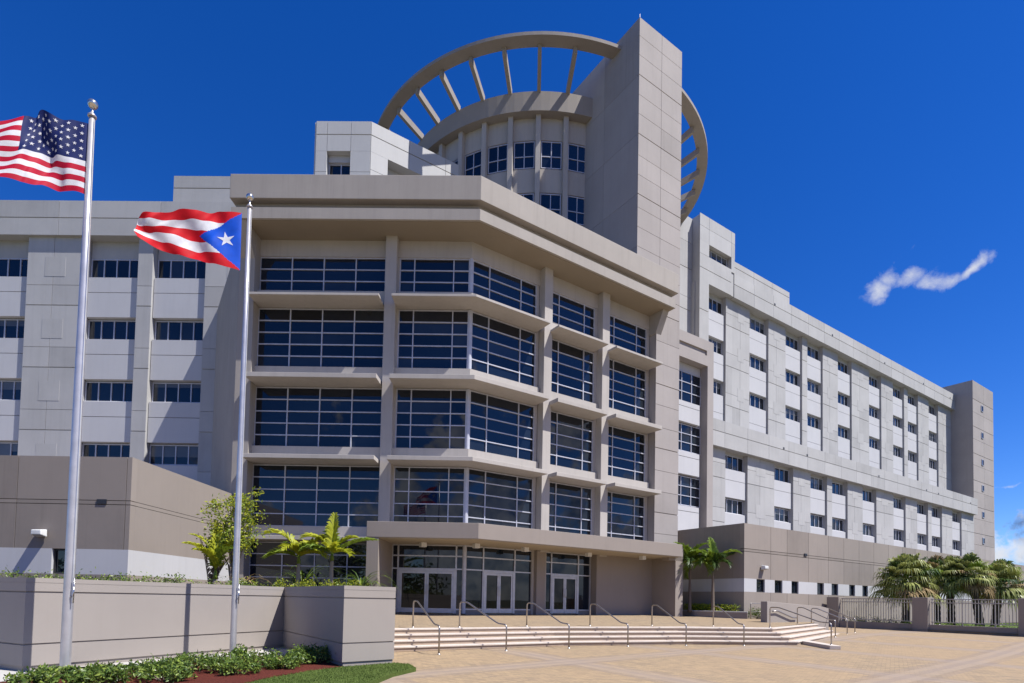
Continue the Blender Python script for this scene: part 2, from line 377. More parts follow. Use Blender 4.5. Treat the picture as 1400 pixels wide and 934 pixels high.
# ------------------------------------------------------------------ setting: ground sheets
def sheet(name, poly, zf, mat):
    mb = MB(); mb.face([(x, y, zf(x, y) if callable(zf) else zf) for x, y in poly])
    o = mb.build(name, mat)
    if o.data.polygons[0].normal.z < 0:
        o.data.flip_normals()
    return struct(o)
sheet('ground', [(-900, -900), (900, -900), (900, 900), (-900, 900)], -.06, M['earth'])
def plaza_h(x, y):
    t = max(0., min(1., ((x-10.5)*.62 + (y-24.5)*.55)/9)); t = t*t*(3-2*t)
    return .17*t
mb = MB(); nx, ny = 40, 40
X0, X1, Y0, Y1 = -30., 62., -40., 46.
for j in range(ny+1):
    for i in range(nx+1):
        x = X0+(X1-X0)*i/nx; y = Y0+(Y1-Y0)*j/ny; mb.v.append((x, y, plaza_h(x, y)))
for j in range(ny):
    for i in range(nx):
        a = j*(nx+1)+i; mb.f.append((a, a+1, a+nx+2, a+nx+1)); mb.m.append(0)
mb.smooth = True
struct(mb.build('plaza_paving', M['paving']))
def slab(name, poly, z1, mat):
    mb = MB(); mb.prism(poly, -.03, z1); return struct(mb.build(name, mat))
slab('sidewalk', [(-16, 8.0), (-8.7, 8.0), (-7.9, 9.9), (-7.1, 11.2), (-4.9, 14.6), (-4.05, 13.0), (-6.9, 17.6), (-9.9, 11.3), (-16, 13.0)], .07, M['concrete'])
slab('mulch_bed', [(-8.72, 8.4), (-5.4, 7.2), (-4.75, 11.2), (-3.92, 12.9), (-4.65, 14.0), (-6.7, 14.6), (-8.2, 10.4), (-8.9, 9.6)], .075, M['mulch'])
# lawn tip
LAWN = [(-5.0, 8.0), (-2.95, 8.6), (-2.75, 10.4), (-2.62, 11.8), (-2.32, 12.75), (-2.6, 13.45), (-3.0, 13.62), (-3.9, 12.72), (-4.35, 11.9), (-4.75, 10.6), (-4.9, 9.4)]
slab('lawn', LAWN, .085, M['lawn'])
def inside(x, y, poly):
    c = False; j = len(poly)-1
    for i in range(len(poly)):
        xi, yi = poly[i]; xj, yj = poly[j]
        if (yi > y) != (yj > y) and x < (xj-xi)*(y-yi)/(yj-yi)+xi: c = not c
        j = i
    return c
mb = MB(); mb.keep_normals = True; rg = random.Random(3)
while len(mb.f) < 9000:
    x = rg.uniform(-5.5, -2.3); y = rg.uniform(8.6, 13.7)
    if not inside(x, y, LAWN): continue
    h = rg.uniform(.02, .05); a = rg.uniform(0, 6.28); w = .006
    dx, dy = math.cos(a), math.sin(a); lx, ly = rg.gauss(0, .02), rg.gauss(0, .02)
    mb.face([(x-dx*w, y-dy*w, .083), (x+dx*w, y+dy*w, .083), (x+lx, y+ly, .083+h)])
g = mb.build('grass', M['turf']); g['kind'] = 'stuff'; tag(g, 'short green grass tip at the foot of the planter wall', 'grass')
sheet('terrace_soil', [(-30, 13.5), (-15.8, 13.2), (-10.0, 11.6), (-7.4, 17.5), (-4.2, 13.3), (-3.4, 13.9), (-7.5, 27.2), (-7.5, 29.7), (-15.0, 29.5), (-15.0, 21.4), (-30, 21.4)], 1.66, M['soil'])

# ------------------------------------------------------------------ planter wall in front of the terrace
def strip_wall(mb, path, thick, z0, z1, inset=0.):
    """mitred solid strip; outer face on the right-hand side of the path direction"""
    n = len(path); L = []; I = []
    for i in range(n):
        d0 = Vector(path[i])-Vector(path[max(i-1, 0)]); d1 = Vector(path[min(i+1, n-1)])-Vector(path[i])
        if d0.length < 1e-6: d0 = d1
        if d1.length < 1e-6: d1 = d0
        n0 = Vector((d0.y, -d0.x)).normalized(); n1 = Vector((d1.y, -d1.x)).normalized()
        b = (n0+n1).normalized(); k = 1/max(.35, b.dot(n0))
        L.append(Vector(path[i])-b*k*inset); I.append(Vector(path[i])-b*k*thick)
    for i in range(n-1):
        q = [L[i], L[i+1], I[i+1], I[i]]
        P = [(p.x, p.y, z) for z in (z0, z1) for p in q]
        fs = [(0,1,2,3), (4,7,6,5), (0,4,5,1), (2,6,7,3)]
        if i == 0: fs.append((3,7,4,0))
        if i == n-2: fs.append((1,5,6,2))
        mb.add(P, fs)
WALL = [(-19.0, 14.6), (-12.6, 12.9), (-11.5, 11.75), (-9.62, 10.88), (-7.13, 17.0), (-3.99, 12.75), (-3.02, 13.63), (-7.3, 26.9)]
pw = thing('planter_wall', (-7, 14, 0), 'long taupe stucco planter wall zigzagging behind the flagpoles and shrubs', 'planter wall')
mb = MB(); strip_wall(mb, WALL, .32, 0, 1.86, .03)
strip_wall(mb, WALL, .31, .17, .575); strip_wall(mb, WALL, .31, .605, 1.60); strip_wall(mb, WALL, .31, 1.63, 1.80)
mb.build('wall_panel', M['planter'], pw)
mb = MB(); strip_wall(mb, WALL, .36, 1.803, 1.895, -.004); mb.build('coping', M['planter'], pw)

# ------------------------------------------------------------------ entrance steps and landing
TOP = [(-6.2, 16.8), (1.1, 21.7), (6.6, 23.9), (10.9, 24.75), (16.6, 32.0)]
def off_path(path, d):
    n = len(path); out = []
    for i in range(n):
        d0 = Vector(path[i])-Vector(path[max(i-1, 0)]); d1 = Vector(path[min(i+1, n-1)])-Vector(path[i])
        if d0.length < 1e-6: d0 = d1
        if d1.length < 1e-6: d1 = d0
        n0 = Vector((d0.y, -d0.x)).normalized(); n1 = Vector((d1.y, -d1.x)).normalized()
        b = (n0+n1).normalized(); out.append(Vector(path[i])+b*d/max(.3, b.dot(n0)))
    return [(p.x, p.y) for p in out]
st = thing('entrance_steps', (3, 22, 0), 'wide pale stone steps climbing from the plaza to the entrance landing', 'steps')
for k in range(4):
    p = off_path(TOP, .36*(3-k)); zt = .16*(k+1)
    mb = MB(); mb.mi = 1; strip_wall(mb, p, .75, max(0, zt-.30), zt-.055, .035); mb.mi = 0
    strip_wall(mb, p, .752, zt-.055, zt, 0)
    mb.build('step', [M['step'], M['riser']], st, bevel=.012)
def land_z(x, y): return max(.636, .636 + .0185*((x-1.1)*-.45+(y-21.7)*.89))
inn = off_path(TOP, -.30)
lp = inn + [(19.5, 37.5), (17.2, 41.0), (10.8, 44.0), FB.p(12, -.3, 0)[:2], FB.p(0, -.3, 0)[:2], (-7.6, 30.3), (-7.3, 26.5)]
sheet('entrance_landing', lp, land_z, M['landing'])
kb = MB(); kb.prism([(11.95, 25.0), (11.75, 21.85), (12.15, 21.8), (12.55, 25.3)], .0, .15)
tag(kb.build('kerb_step', M['step'], bevel=.015), 'low stone kerb running out from the right corner of the steps', 'kerb')

# ------------------------------------------------------------------ the building
B = thing('office_building', (0, 40, 0), 'large cream and taupe building with glazed corner entrance, round roof crown and long wings', 'building')
def part(mb, name, mat, label=None, bevel=0., parent=None): return mb.build(name, mat, parent or B, label, bevel)

def pane_quads(mb, fr, us, zs, off, tilt=.004, pick=(0,)):
    for i in range(len(us)-1):
        for j in range(len(zs)-1):
            mb.mi = random.choice(pick)
            t = [random.uniform(-tilt, tilt) for _ in range(3)]
            mb.face([fr.p(us[i], off+t[0], zs[j]), fr.p(us[i+1], off+t[0]+t[1], zs[j]), fr.p(us[i+1], off+t[0]+t[1]+t[2], zs[j+1]), fr.p(us[i], off+t[0]+t[2], zs[j+1])])
def curtain(fr, us, zs, off=0., name='curtain_wall', bar=.055, deep=.07, edge=True, first=None, last=None):
    mb = MB(); pane_quads(mb, fr, us, zs, off, .006, (0, 0, 0, 1, 2)); g = part(mb, name, GLASS)
    f = MB()
    for i, u in enumerate(us):
        w = bar
        if i == 0 and first: w = first
        if i == len(us)-1 and last: w = last
        f.box(fr, u-w/2, u+w/2, off-.03, off+deep, zs[0]-bar/2, zs[-1]+bar/2)
    for j, z in enumerate(zs):
        for i in range(len(us)-1):
            f.box(fr, us[i]+bar/2, us[i+1]-bar/2, off-.03, off+deep-.012, z-bar/2, z+bar/2)
    f.build('mullions', M['mullion'], g)
    return g
def rows(z0, z1, n): return [z0+(z1-z0)*i/n for i in range(n+1)]
def isect(off):          # corner where an offset of FA meets the same offset of FB
    k = off*math.tan(R(TH/2)); return FA.p(k, off, 0)
# --- solid core behind the glazing
core = MB()
c0 = isect(-.12)
core.prism([(-15.2, 30.12), (c0.x, c0.y), tuple(FB.p(16.0, -.12, 0)[:2]), tuple(FB.p(16.0, -9, 0)[:2]), (-3, 44), (-15.2, 44)], .3, 20.9)
part(core, 'entrance_block', M['column'])
# --- curtain walls, storey by storey
A1 = [-11.45, -9.71, -7.97, -6.23, -4.62]       # u values of bay one
A2 = [-3.83, -3.05, -.93, -.06]
B0 = [.06, 1.15, 3.25, 4.32]; B1 = [5.40, 6.02, 8.01, 8.83]; B2 = [9.90, 10.52, 12.56, 13.47]
STOREYS = [(5.34, 8.60, 5), (9.59, 12.81, 5), (13.89, 17.12, 5), (18.03, 19.95, 3)]
for z0, z1, n in STOREYS:
    zs = rows(z0, z1, n)
    curtain(FA, A1, zs); curtain(FA, A2, zs, last=.12)
    curtain(FB, B0, zs, first=.12); curtain(FB, B1, zs); curtain(FB, B2, zs)
for z0, z1, n in STOREYS + [(.9, 4.45, 1)]:
    p = isect(.01); mb = MB(); mb.tube([(p.x, p.y, z0-.03), (p.x, p.y, z1+.03)], .11, 12); part(mb, 'corner_post', M['mullion'])
curtain(FA, A1, rows(.75, 4.45, 6))
# --- spandrels between storeys (sill walls), heads and jambs
def run(mb, fr, u0, u1, o0, o1, z0, z1): mb.box(fr, u0, u1, o0, o1, z0, z1)
levels = [(4.45, 4.72, 5.34), (8.60, 8.88, 9.59), (12.81, 13.11, 13.89), (17.12, 17.31, 18.03)]
for zh, zt, zb in levels:
    for fr, (u0, u1), ext in ((FA, (-11.62, -4.48), 0), (FA, (-3.98, 0), 1), (FB, (0, 4.48), 2), (FB, (5.22, 9.0), 0), (FB, (9.72, 13.62), 0)):
        mb = MB()
        a, b = u0, u1
        if ext == 1:   # meets the corner: mitre
            q = isect(.30); k = isect(-.1)
            pts = [tuple(fr.p(u0, -.1, 0)[:2]), (k.x, k.y), (q.x, q.y), tuple(fr.p(u0, .30, 0)[:2])]
            mb.prism(pts, zt-.02, zb-.02)
        elif ext == 2:
            q = isect(.30); k = isect(-.1)
            pts = [(k.x, k.y), tuple(fr.p(u1, -.1, 0)[:2]), tuple(fr.p(u1, .30, 0)[:2]), (q.x, q.y)]
            mb.prism(pts, zt-.02, zb-.02)
        else: mb.box(fr, u0, u1, -.1, .30, zt-.02, zb-.02)
        part(mb, 'spandrel', M['column'])
    # sun shelf slabs
SH = 1.40
for zh, zt, zb in levels:
    z0, z1 = zh+.06, zt
    if zh < 5:
        mb = MB(); mb.box(FA, -11.9, -4.62, -.1, 1.1, z0, z1); part(mb, 'sun_shelf', M['column'], bevel=.015)
        continue
    mb = MB(); mb.box(FA, -11.42, -4.60, -.1, SH, z0, z1); part(mb, 'sun_shelf', M['column'], bevel=.015)
    q = isect(SH); k = isect(-.1)
    mb = MB(); mb.prism([tuple(FA.p(-3.95, -.1, 0)[:2]), (k.x, k.y), tuple(FB.p(4.38, -.1, 0)[:2]), tuple(FB.p(4.38, SH, 0)[:2]), (q.x, q.y), tuple(FA.p(-3.95, SH, 0)[:2])], z0, z1)
    part(mb, 'sun_shelf', M['column'], bevel=.015)
    for u0, u1 in ((5.0, 8.82), (9.5, 13.62)):
        mb = MB(); mb.box(FB, u0, u1, -.1, SH, z0, z1); part(mb, 'sun_shelf', M['column'], bevel=.015)
# wall over the top windows
mb = MB(); q = isect(.12); k = isect(-.1)
mb.prism([tuple(FA.p(-11.6, -.1, 0)[:2]), (k.x, k.y), tuple(FB.p(13.7, -.1, 0)[:2]), tuple(FB.p(13.7, .12, 0)[:2]), (q.x, q.y), tuple(FA.p(-11.6, .12, 0)[:2])], 19.98, 20.9); part(mb, 'head_wall', M['column'])
# jamb strips beside the columns
jm = MB()
for fr, u0, u1 in ((FA, -11.75, -11.47), (FA, -4.60, -4.47), (FA, -3.97, -3.85), (FB, 4.34, 4.52), (FB, 5.18, 5.38), (FB, 8.85, 9.06), (FB, 9.66, 9.88), (FB, 13.49, 13.74)):
    jm.box(fr, u0, u1, -.1, .085, .7, 19.97)
part(jm, 'jamb', M['column'])
# columns
mb = MB(); mb.box(FA, -4.52, -3.92, -.1, .56, .6, 20.91); part(mb, 'column', M['column'], bevel=.02)
for u0, u1 in ((4.56, 5.14), (9.06, 9.66)):
    mb = MB(); mb.box(FB, u0, u1, -.1, .60, 4.4, 20.91); part(mb, 'column', M['column'], bevel=.02)
# end piers
mb = MB(); mb.prism([(-15.3, 29.3), (-14.48, 29.3), (-14.48, 30.2), (-15.9, 30.2)], .3, 20.91)
P = [(x, y, z) for x in (-15.27, -14.5) for y, z in ((29.95, 19.5), (29.302, 19.5), (28.25, 20.89), (29.95, 20.89))]
mb.add(P, [(0,1,2,3), (7,6,5,4), (0,4,5,1), (1,5,6,2), (2,6,7,3), (3,7,4,0)])
mb.prism([(-15.3, 29.34), (-14.9, 29.9), (-15.2, 44), (-25.5, 44)], .3, 20.9)
part(mb, 'end_pier', M['fascia'])

# --- roof overhang (lower fascia, proud upper fascia)
def overhang(mb, off, z0, z1, uL, sR):
    q = isect(off)
    mb.prism([tuple(FA.p(uL, off, 0)[:2]), (q.x, q.y), tuple(FB.p(sR, off, 0)[:2]), tuple(FB.p(sR, -6.0, 0)[:2]), (0, 40), (-12, 40), (FA.p(uL, 0, 0).x, 34)], z0, z1)
mb = MB(); overhang(mb, 1.84, 20.915, 21.49, -12.22, 14.28); overhang(mb, 1.50, 21.49, 21.90, -12.15, 14.25); part(mb, 'soffit_fascia', M['fascia'])
mb = MB(); overhang(mb, 1.93, 21.905, 23.17, -12.27, 14.45); part(mb, 'roof_parapet', M['fascia'], bevel=.02)
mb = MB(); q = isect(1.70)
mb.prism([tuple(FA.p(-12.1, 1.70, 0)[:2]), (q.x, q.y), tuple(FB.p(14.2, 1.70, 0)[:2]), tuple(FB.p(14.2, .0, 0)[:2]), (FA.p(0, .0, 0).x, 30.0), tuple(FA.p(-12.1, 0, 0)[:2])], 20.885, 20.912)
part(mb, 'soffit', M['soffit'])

# --- panel clad faces with open joints
def clad(mb, fr, off, us, zs, thick=.06, gap=.03, strong=(), vary=True):
    for i in range(len(us)-1):
        for j in range(len(zs)-1):
            mb.mi = random.choice((0, 0, 0, 1, 2)) if vary else 0
            g0 = gap*(2.2 if zs[j] in strong else 1); g1 = gap*(2.2 if zs[j+1] in strong else 1)
            mb.box(fr, us[i]+(gap/2 if i else 0), us[i+1]-(gap/2 if i < len(us)-2 else 0), off-thick, off,
                   zs[j]+(g0/2 if j else 0), zs[j+1]-(g1/2 if j < len(zs)-2 else 0))
    mb.mi = 0
mb = MB(); mb.prism([tuple(FA.p(-11.9, 1.5, 0)[:2]), tuple(isect(1.5)[:2]), tuple(FB.p(13.9, 1.5, 0)[:2]), tuple(FB.p(13.9, -5.7, 0)[:2]), (0, 39.5), (-11.5, 39.5)], 23.1, 23.2); part(mb, 'added_roof_sheet', M['roofing'])  # unseen dark sheet added to cut light bouncing off the main roof
# --- tower slab
S0, S1, TO = 11.87, 16.06, .69
mb = MB(); mb.box(FB, S0+.03, S1-.03, -10.0, TO-.06, 20.95, 40.2); mb.box(FB, 13.79, S1-.03, -9.0, TO-.06, .5, 20.95)
SP = Frame(*FB.p(S0, TO, 0)[:2], TH+90)        # tower side frame, u runs back from the front edge ... n faces right; use negative
part(mb, 'tower_core', M['tan'])
mb = MB(); zt = [21.0, 22.1, 23.5, 24.8, 26.1, 27.4, 28.3, 29.6, 30.9, 32.35, 33.7, 35.0, 36.35, 37.7, 39.0, 40.25]
clad(mb, FB, TO, [S0, 14.02, S1], zt, gap=.025, strong=(28.3, 32.35, 36.35))
clad(mb, FB, TO, [13.76, S1], [.8, 2.6, 4.7, 6.2, 7.6, 9.0, 10.4, 11.9, 13.3, 14.8, 16.2, 17.6, 19.1, 20.95], gap=.025, strong=(7.6, 11.9, 16.2))
part(mb, 'tower_panel', M['tan'])
# side cladding of the tower (faces left): panels with joints
mb = MB()
FS = Frame(*FB.p(S0, TO, 0)[:2], TH-90)        # u points outwards to the front; n faces left
clad(mb, FS, .0, [-10.7, -6.6, -3.3, -.062], [21.0, 24.8, 28.3, 32.35, 36.35, 40.25], thick=.03, gap=.018)
part(mb, 'tower_panel', M['tan'])
mb = MB(); p = FB.p(S0+.2, TO-.2, 0); mb.tube([(p.x, p.y, 40.2), (p.x, p.y, 40.75)], .018, 6); part(mb, 'lightning_rod', M['alu'])
# flared bracket where the pier meets the soffit
mb = MB()
P = [FB.p(13.68, .0, 19.55), FB.p(13.68, .70, 19.55), FB.p(13.68, 1.35, 20.89), FB.p(13.68, 0, 20.89), FB.p(14.2, .0, 19.55), FB.p(14.2, .695, 19.55), FB.p(14.2, 1.35, 20.89), FB.p(14.2, 0, 20.89)]
mb.add(P, [(0,1,2,3), (7,6,5,4), (0,4,5,1), (1,5,6,2), (2,6,7,3), (3,7,4,0)]); part(mb, 'bracket', M['fascia'])

# --- drum, crown rings and fins
DC = (.75, 51.7)
mb = MB(); mb.arcwall(DC, 2.0, 11.50, 20.0, 37.0, 0, 360, 96); mb.smooth = False
drum = part(mb, 'drum_wall', M['column'])
mb = MB(); mb.arcwall(DC, 0.02, 11.42, 37.01, 37.08, 0, 360, 72); part(mb, 'added_roof_sheet', M['roofing'])  # unseen dark disc added so the drum top bounces less light onto the ring
PITCH = 9.73; A00 = -.8
for k in range(-6, 3):
    a = A00 + k*PITCH
    x0, y0 = DC[0]+11.62*math.sin(R(a)), DC[1]-11.62*math.cos(R(a))
    fr = Frame(x0, y0, a)
    mb = MB(); mb.box(fr, -.18, .18, -.3, .36, 20.5, 36.7); part(mb, 'pilaster', M['column'], bevel=.01)
for k in range(-6, 2):
    a = A00 + (k+.5)*PITCH
    r = 11.56
    fr = Frame(DC[0]+r*math.sin(R(a))*1, DC[1]-r*math.cos(R(a))*1, a)
    for z0, zm, z1 in ((33.0, 33.85, 34.95), (29.1, 29.95, 31.05)):
        g = MB(); pane_quads(g, fr, [-.72, 0, .72], [z0, zm, z1], .0, .002); w = part(g, 'window', M['glass'])
        f = MB()
        for u in (-.72, 0, .72): f.box(fr, u-.03, u+.03, -.04, .05, z0-.03, z1+.03)
        for z in (z0, zm, z1):
            f.box(fr, -.69, -.03, -.04, .042, z-.03, z+.03); f.box(fr, .03, .69, -.04, .042, z-.03, z+.03)
        f.build('frame', M['mullion'], w)
mb = MB()
for z0, z1 in ((27.25, 29.0), (31.15, 32.9), (35.05, 36.9), (20.5, 25.1)):
    mb = MB(); mb.arcwall(DC, 11.3, 11.62, z0, z1, -70, 20, 60); part(mb, 'drum_spandrel', M['column'])
mb = MB(); mb.arcwall(DC, 11.45, 12.32, 36.68, 38.1, 0, 360, 120); part(mb, 'crown_ring', M['ring'], 'lower taupe ring wrapped round the drum top')
mb = MB(); mb.arcwall(DC, 14.20, 15.08, 39.46, 39.70, 0, 360, 144); part(mb, 'crown_ring', M['ring'], 'outer taupe ring carried on radial fins')
for k in range(37):
    a = A00 + (k-12)*PITCH
    aa = (a+180) % 360-180
    if 17 < aa < 50: continue
    fr = Frame(DC[0]+12.2*math.sin(R(a)), DC[1]-12.2*math.cos(R(a)), a)
    mb = MB(); P = []
    for u in (-.13, .13): P += [fr.p(u, 0, 37.95), fr.p(u, 2.25, 38.98), fr.p(u, 2.25, 39.5), fr.p(u, 0, 38.45)]
    mb.add(P, [(0,1,2,3), (7,6,5,4), (0,4,5,1), (1,5,6,2), (2,6,7,3), (3,7,4,0)])
    part(mb, 'crown_fin', M['ring'])

# --- wings: piers, recessed bays with windows and white panels, parapets
def window(fr, u0, u1, z0, z1, off, n=3, parent=None):
    us = [u0+(u1-u0)*i/n for i in range(n+1)]
    g = MB(); pk = random.choice(((0, 0, 1), (0, 1, 2), (0, 0, 0), (0, 2, 3)))
    pane_quads(g, fr, us, [z0, z1], off, .003, pk)
    if random.random() < .3:      # a roller blind drawn part of the way down behind the panes
        zb = z1-(z1-z0)*random.uniform(.2, .6); g.mi = 3
        for i in range(n): g.face([fr.p(us[i], off+.008, zb), fr.p(us[i+1], off+.008, zb), fr.p(us[i+1], off+.008, z1), fr.p(us[i], off+.008, z1)])
    w = part(g, 'window', GLASS)
    f = MB()
    for u in us: f.box(fr, u-.035, u+.035, off-.04, off+.06, z0-.04, z1+.04)
    for i in range(n):
        for z in (z0, z1): f.box(fr, us[i]+.035, us[i+1]-.035, off-.04, off+.05, z-.035, z+.035)
    f.build('frame', M['mullion'], w); return w
def wing(fr, face, bays, width, heads, zbot, ztop, uL, uR, zj, strong, npane=4, sillh=1.33, rec=.54, pan=.20):
    glz = face-rec
    core = MB(); core.box(fr, uL, uR, glz-6, glz-.06, zbot, ztop); part(core, 'wing_wall', M['cream'])
    edges = [uL] + [e for b in bays for e in (b, b+width)] + [uR]
    pm = MB()
    for i in range(0, len(edges), 2):
        a, b = edges[i], edges[i+1]
        if b-a < .05: continue
        pm.box(fr, a+.02, b-.02, glz-.06, face-.06, zbot, ztop)
        if b-a > 2: us = [a, a+(b-a)*.45, b]
        else: us = [a, b]
        clad(pm, fr, face, us, zj, gap=.03, strong=strong)
        if b-a > 2:      # odd square recessed patches, one per storey
            for h in heads:
                u = a+(b-a)*.30
                pm.box(fr, u+.02, u+(b-a)*.36, face, face+.012, h-1.5, h-.15)
    part(pm, 'pier_panel', M['cream'])
    for b in bays:
        for h in heads:
            window(fr, b+.06, b+width-.06, h-sillh, h, glz, npane)
        hs_ = sorted(heads)
        for i, h in enumerate(hs_):
            lo = hs_[i-1]+.10 if i else zbot
            hi = h-sillh-.10
            if hi-lo < .3: continue
            wm = MB()
            mid = lo+(hi-lo)*.62
            for q0, q1 in ((lo, mid-.02), (mid+.02, hi)):
                wm.box(fr, b+.03, b+width-.03, glz-.02, face-pan, q0, q1)
            P = [fr.p(b+.03, glz, hi), fr.p(b+width-.03, glz, hi), fr.p(b+width-.03, face-pan, hi), fr.p(b+.03, face-pan, hi),
                 fr.p(b+.03, glz, hi+.10), fr.p(b+width-.03, glz, hi+.10), fr.p(b+width-.03, glz+.1, hi+.10), fr.p(b+.03, glz+.1, hi+.10)]
            wm.add(P, [(4,7,6,5), (0,4,5,1), (1,5,6,2), (2,6,7,3), (3,7,4,0)])
            part(wm, 'white_panel', M['white'])
        hd = MB(); hd.box(fr, b+.03, b+width-.03, glz-.03, glz+.05, max(heads)+.05, ztop); part(hd, 'head_wall', M['cream'])
BAYS = [32.1, 40.25, 47.2, 51.85, 59.05, 67.3, 74.4, 79.15, 86.45]
lower = [b for b in BAYS]
wing(FB, -7.1, lower, 3.55, [11.83, 16.10], 5.0, 16.45, 20.0, 95.04, [5.0, 9.4, 10.75, 13.6, 15.0, 16.45], (9.4, 13.6))
upper = [33.0] + BAYS[1:]
wing(FB, -10.0, [32.9], 3.2, [24.75, 29.05, 33.3], 18.3, 33.85, 31.0, 37.2, [18.3, 22.4, 23.7, 26.6, 28.0, 30.9, 32.2, 33.85], (22.4, 26.6, 30.9))
wing(FB, -10.0, BAYS[1:], 3.55, [24.75, 29.05, 33.3], 18.3, 33.85, 37.2, 95.04, [18.3, 22.4, 23.7, 26.6, 28.0, 30.9, 32.2, 33.85], (22.4, 26.6, 30.9))
def parapet(fr, off, u0, u1, z0, zm, z1, step, name='wing_parapet', back=1.2, mat='cream', joint=True):
    us = [u0]
    while us[-1]+step < u1-.5: us.append(us[-1]+step)
    us.append(u1)
    mb = MB(); mb.box(fr, u0+.03, u1-.03, off-back, off-.06, z0+.02, z1-.04)
    clad(mb, fr, off, us, [z0, zm, z1], gap=.03, strong=(zm,))
    part(mb, name, M[mat])
parapet(FB, -6.6, 20.5, 95.0, 16.35, 17.75, 18.85, 3.6, back=1.35)
parapet(FB, -9.45, 36.7, 95.04, 33.75, 35.15, 36.25, 3.6, back=1.5)
parapet(FB, -9.48, 36.75, 47.1, 36.26, 37.0, 37.62, 3.45, back=1.5)
mb = MB(); mb.box(FB, 20, 95, -11, -6.8, 18.2, 18.5); part(mb, 'terrace_roof', M['roofing'])
mb = MB(); mb.box(FB, 15, 95, -28, -10.9, 33.0, 36.0); mb.box(FB, 31.3, 36.7, -18, -11.5, 33, 40.4); mb.box(FB, 36.7, 47, -18, -11.5, 33, 37.5); part(mb, 'wing_roof', M['roofing'])
# little scupper holes under the parapets
sc = MB()
for s in (44, 56.5, 70.5, 83, 93): sc.box(FB, s, s+.25, -9.44, -9.435, 35.2, 35.42)
for s in (41, 45.5, 62, 76, 80, 92): sc.box(FB, s, s+.25, -6.59, -6.585, 17.8, 18.02)
part(sc, 'scupper', M['dark'])
# stair/penthouse block at the near end of the right wing
mb = MB()
clad(mb, FB, -9.45, [31.1, 32.55, 36.2, 36.78], [37.85, 39.4, 40.6], gap=.03); clad(mb, FB, -9.45, [31.1, 32.55], [18.3, 22.4, 26.6, 30.9, 35.15, 36.55, 37.85], gap=.03, strong=(22.4, 26.6, 30.9, 35.15))
clad(mb, FB, -9.45, [36.2, 36.74], [36.3, 37.85], gap=.03); clad(mb, FB, -9.45, [32.55, 36.2], [33.8, 35.15, 36.55], gap=.03, strong=(35.15,))
mb.box(FB, 31.14, 32.5, -11.5, -9.52, 18.3, 40.5); mb.box(FB, 32.5, 36.7, -11.5, -9.52, 37.9, 40.5); mb.box(FB, 36.25, 36.7, -11.5, -9.52, 36.3, 37.9); mb.box(FB, 32.5, 36.7, -11.0, -9.52, 33.82, 36.5)
part(mb, 'stair_block', M['cream'])
window(FB, 32.65, 36.1, 36.62, 37.78, -10.0, 4)
mb = MB(); mb.box(FB, 15, 31.2, -18, -10.46, 18, 40.4)
clad(mb, FB, -10.4, [15.0, 22.0, 27.2, 31.1], [18, 20.0, 22.4, 26.6, 28.0, 30.9, 32.2, 35.15, 37.85, 40.45], gap=.03, strong=(22.4, 26.6, 30.9, 35.15))
part(mb, 'link_wall', M['cream'])
# --- annex between the tower and the right wing
mb = MB(); OF = -1.5; OWN = -2.2
mb.box(FB, 15.0, 18.2, -9, OF, .5, 22.1); mb.box(FB, 22.0, 22.72, -9, OF, .5, 22.1); mb.box(FB, 18.2, 22.0, -9, OF, 20.1, 20.9)
mb.box(FB, 18.2, 21.9, -9, OF-.12, 20.9, 21.3); mb.box(FB, 18.2, 22.0, -9, OF, 21.3, 22.1); mb.box(FB, 21.9, 22.0, -9, OF, 20.9, 21.3)
mb.box(FB, 18.2, 22.0, -9, OWN-.08, .5, 20.1)
part(mb, 'annex_frame', M['tan'])
mb = MB(); mb.box(FB, 18.25, 21.97, OWN-.08, OWN+.02, 19.45, 20.08); part(mb, 'head_wall', M['white'])
for z0, z1 in ((15.42, 17.0), (11.42, 13.15), (6.0, 9.0)):
    mb = MB(); mb.box(FB, 18.25, 21.55, OWN-.08, OWN+.32, z0, z1-.42); mb.box(FB, 18.25, 21.55, OWN-.08, OWN+.32, z1-.38, z1)
    mb.box(FB, 21.57, 21.97, OWN-.08, OWN+.02, z0, z1)
    part(mb, 'white_panel', M['white'])
for z0, z1 in ((17.1, 19.4), (13.27, 15.32), (9.12, 11.3)):
    curtain(FB, [18.6, 19.75, 20.9, 22.0], rows(z0, z1, 3), OWN, name='window')
# --- far stair tower
mb = MB(); mb.box(FB, 95.1, 104.05, -17, -7.16, 0, 37.8)
clad(mb, FB, -7.1, [95.04, 99.7, 104.07], [5, 9.6, 11.8, 13.6, 15.9, 17.8, 20.2, 22.0, 24.4, 26.3, 28.6, 30.6, 32.9, 35.0, 37.95], gap=.035, strong=(13.6, 17.8, 22.0, 26.3, 30.6, 35.0))
mb.box(FB, 95.04, 95.1, -17, -7.16, 0, 37.95)
part(mb, 'stair_tower', M['tan'])
for z in (12.6, 16.8, 21.1, 25.3, 29.7, 34.1): window(FB, 98.5, 99.3, z-.45, z+.45, -7.06, 1)
# --- left wing
LB = [-37.85, -30.2, -25.55]
wing(FW, 0., LB, 3.65, [11.7, 16.0, 20.3, 24.6], 4.0, 25.95, -60, -17.0, [4.0, 8.2, 9.8, 12.5, 13.9, 16.8, 18.2, 21.1, 22.5, 25.95], (12.5, 16.8, 21.1), rec=.55, pan=.20)
parapet(FW, .24, -60, -14.8, 25.85, 27.05, 28.25, 7.0, back=1.6)
parapet(FW, .22, -24.2, -14.8, 28.26, 29.2, 30.05, 5.8, back=3.0)
mb = MB(); mb.box(FW, -60, -12, -20, -1.0, 25, 28.0); part(mb, 'wing_roof', M['roofing'])
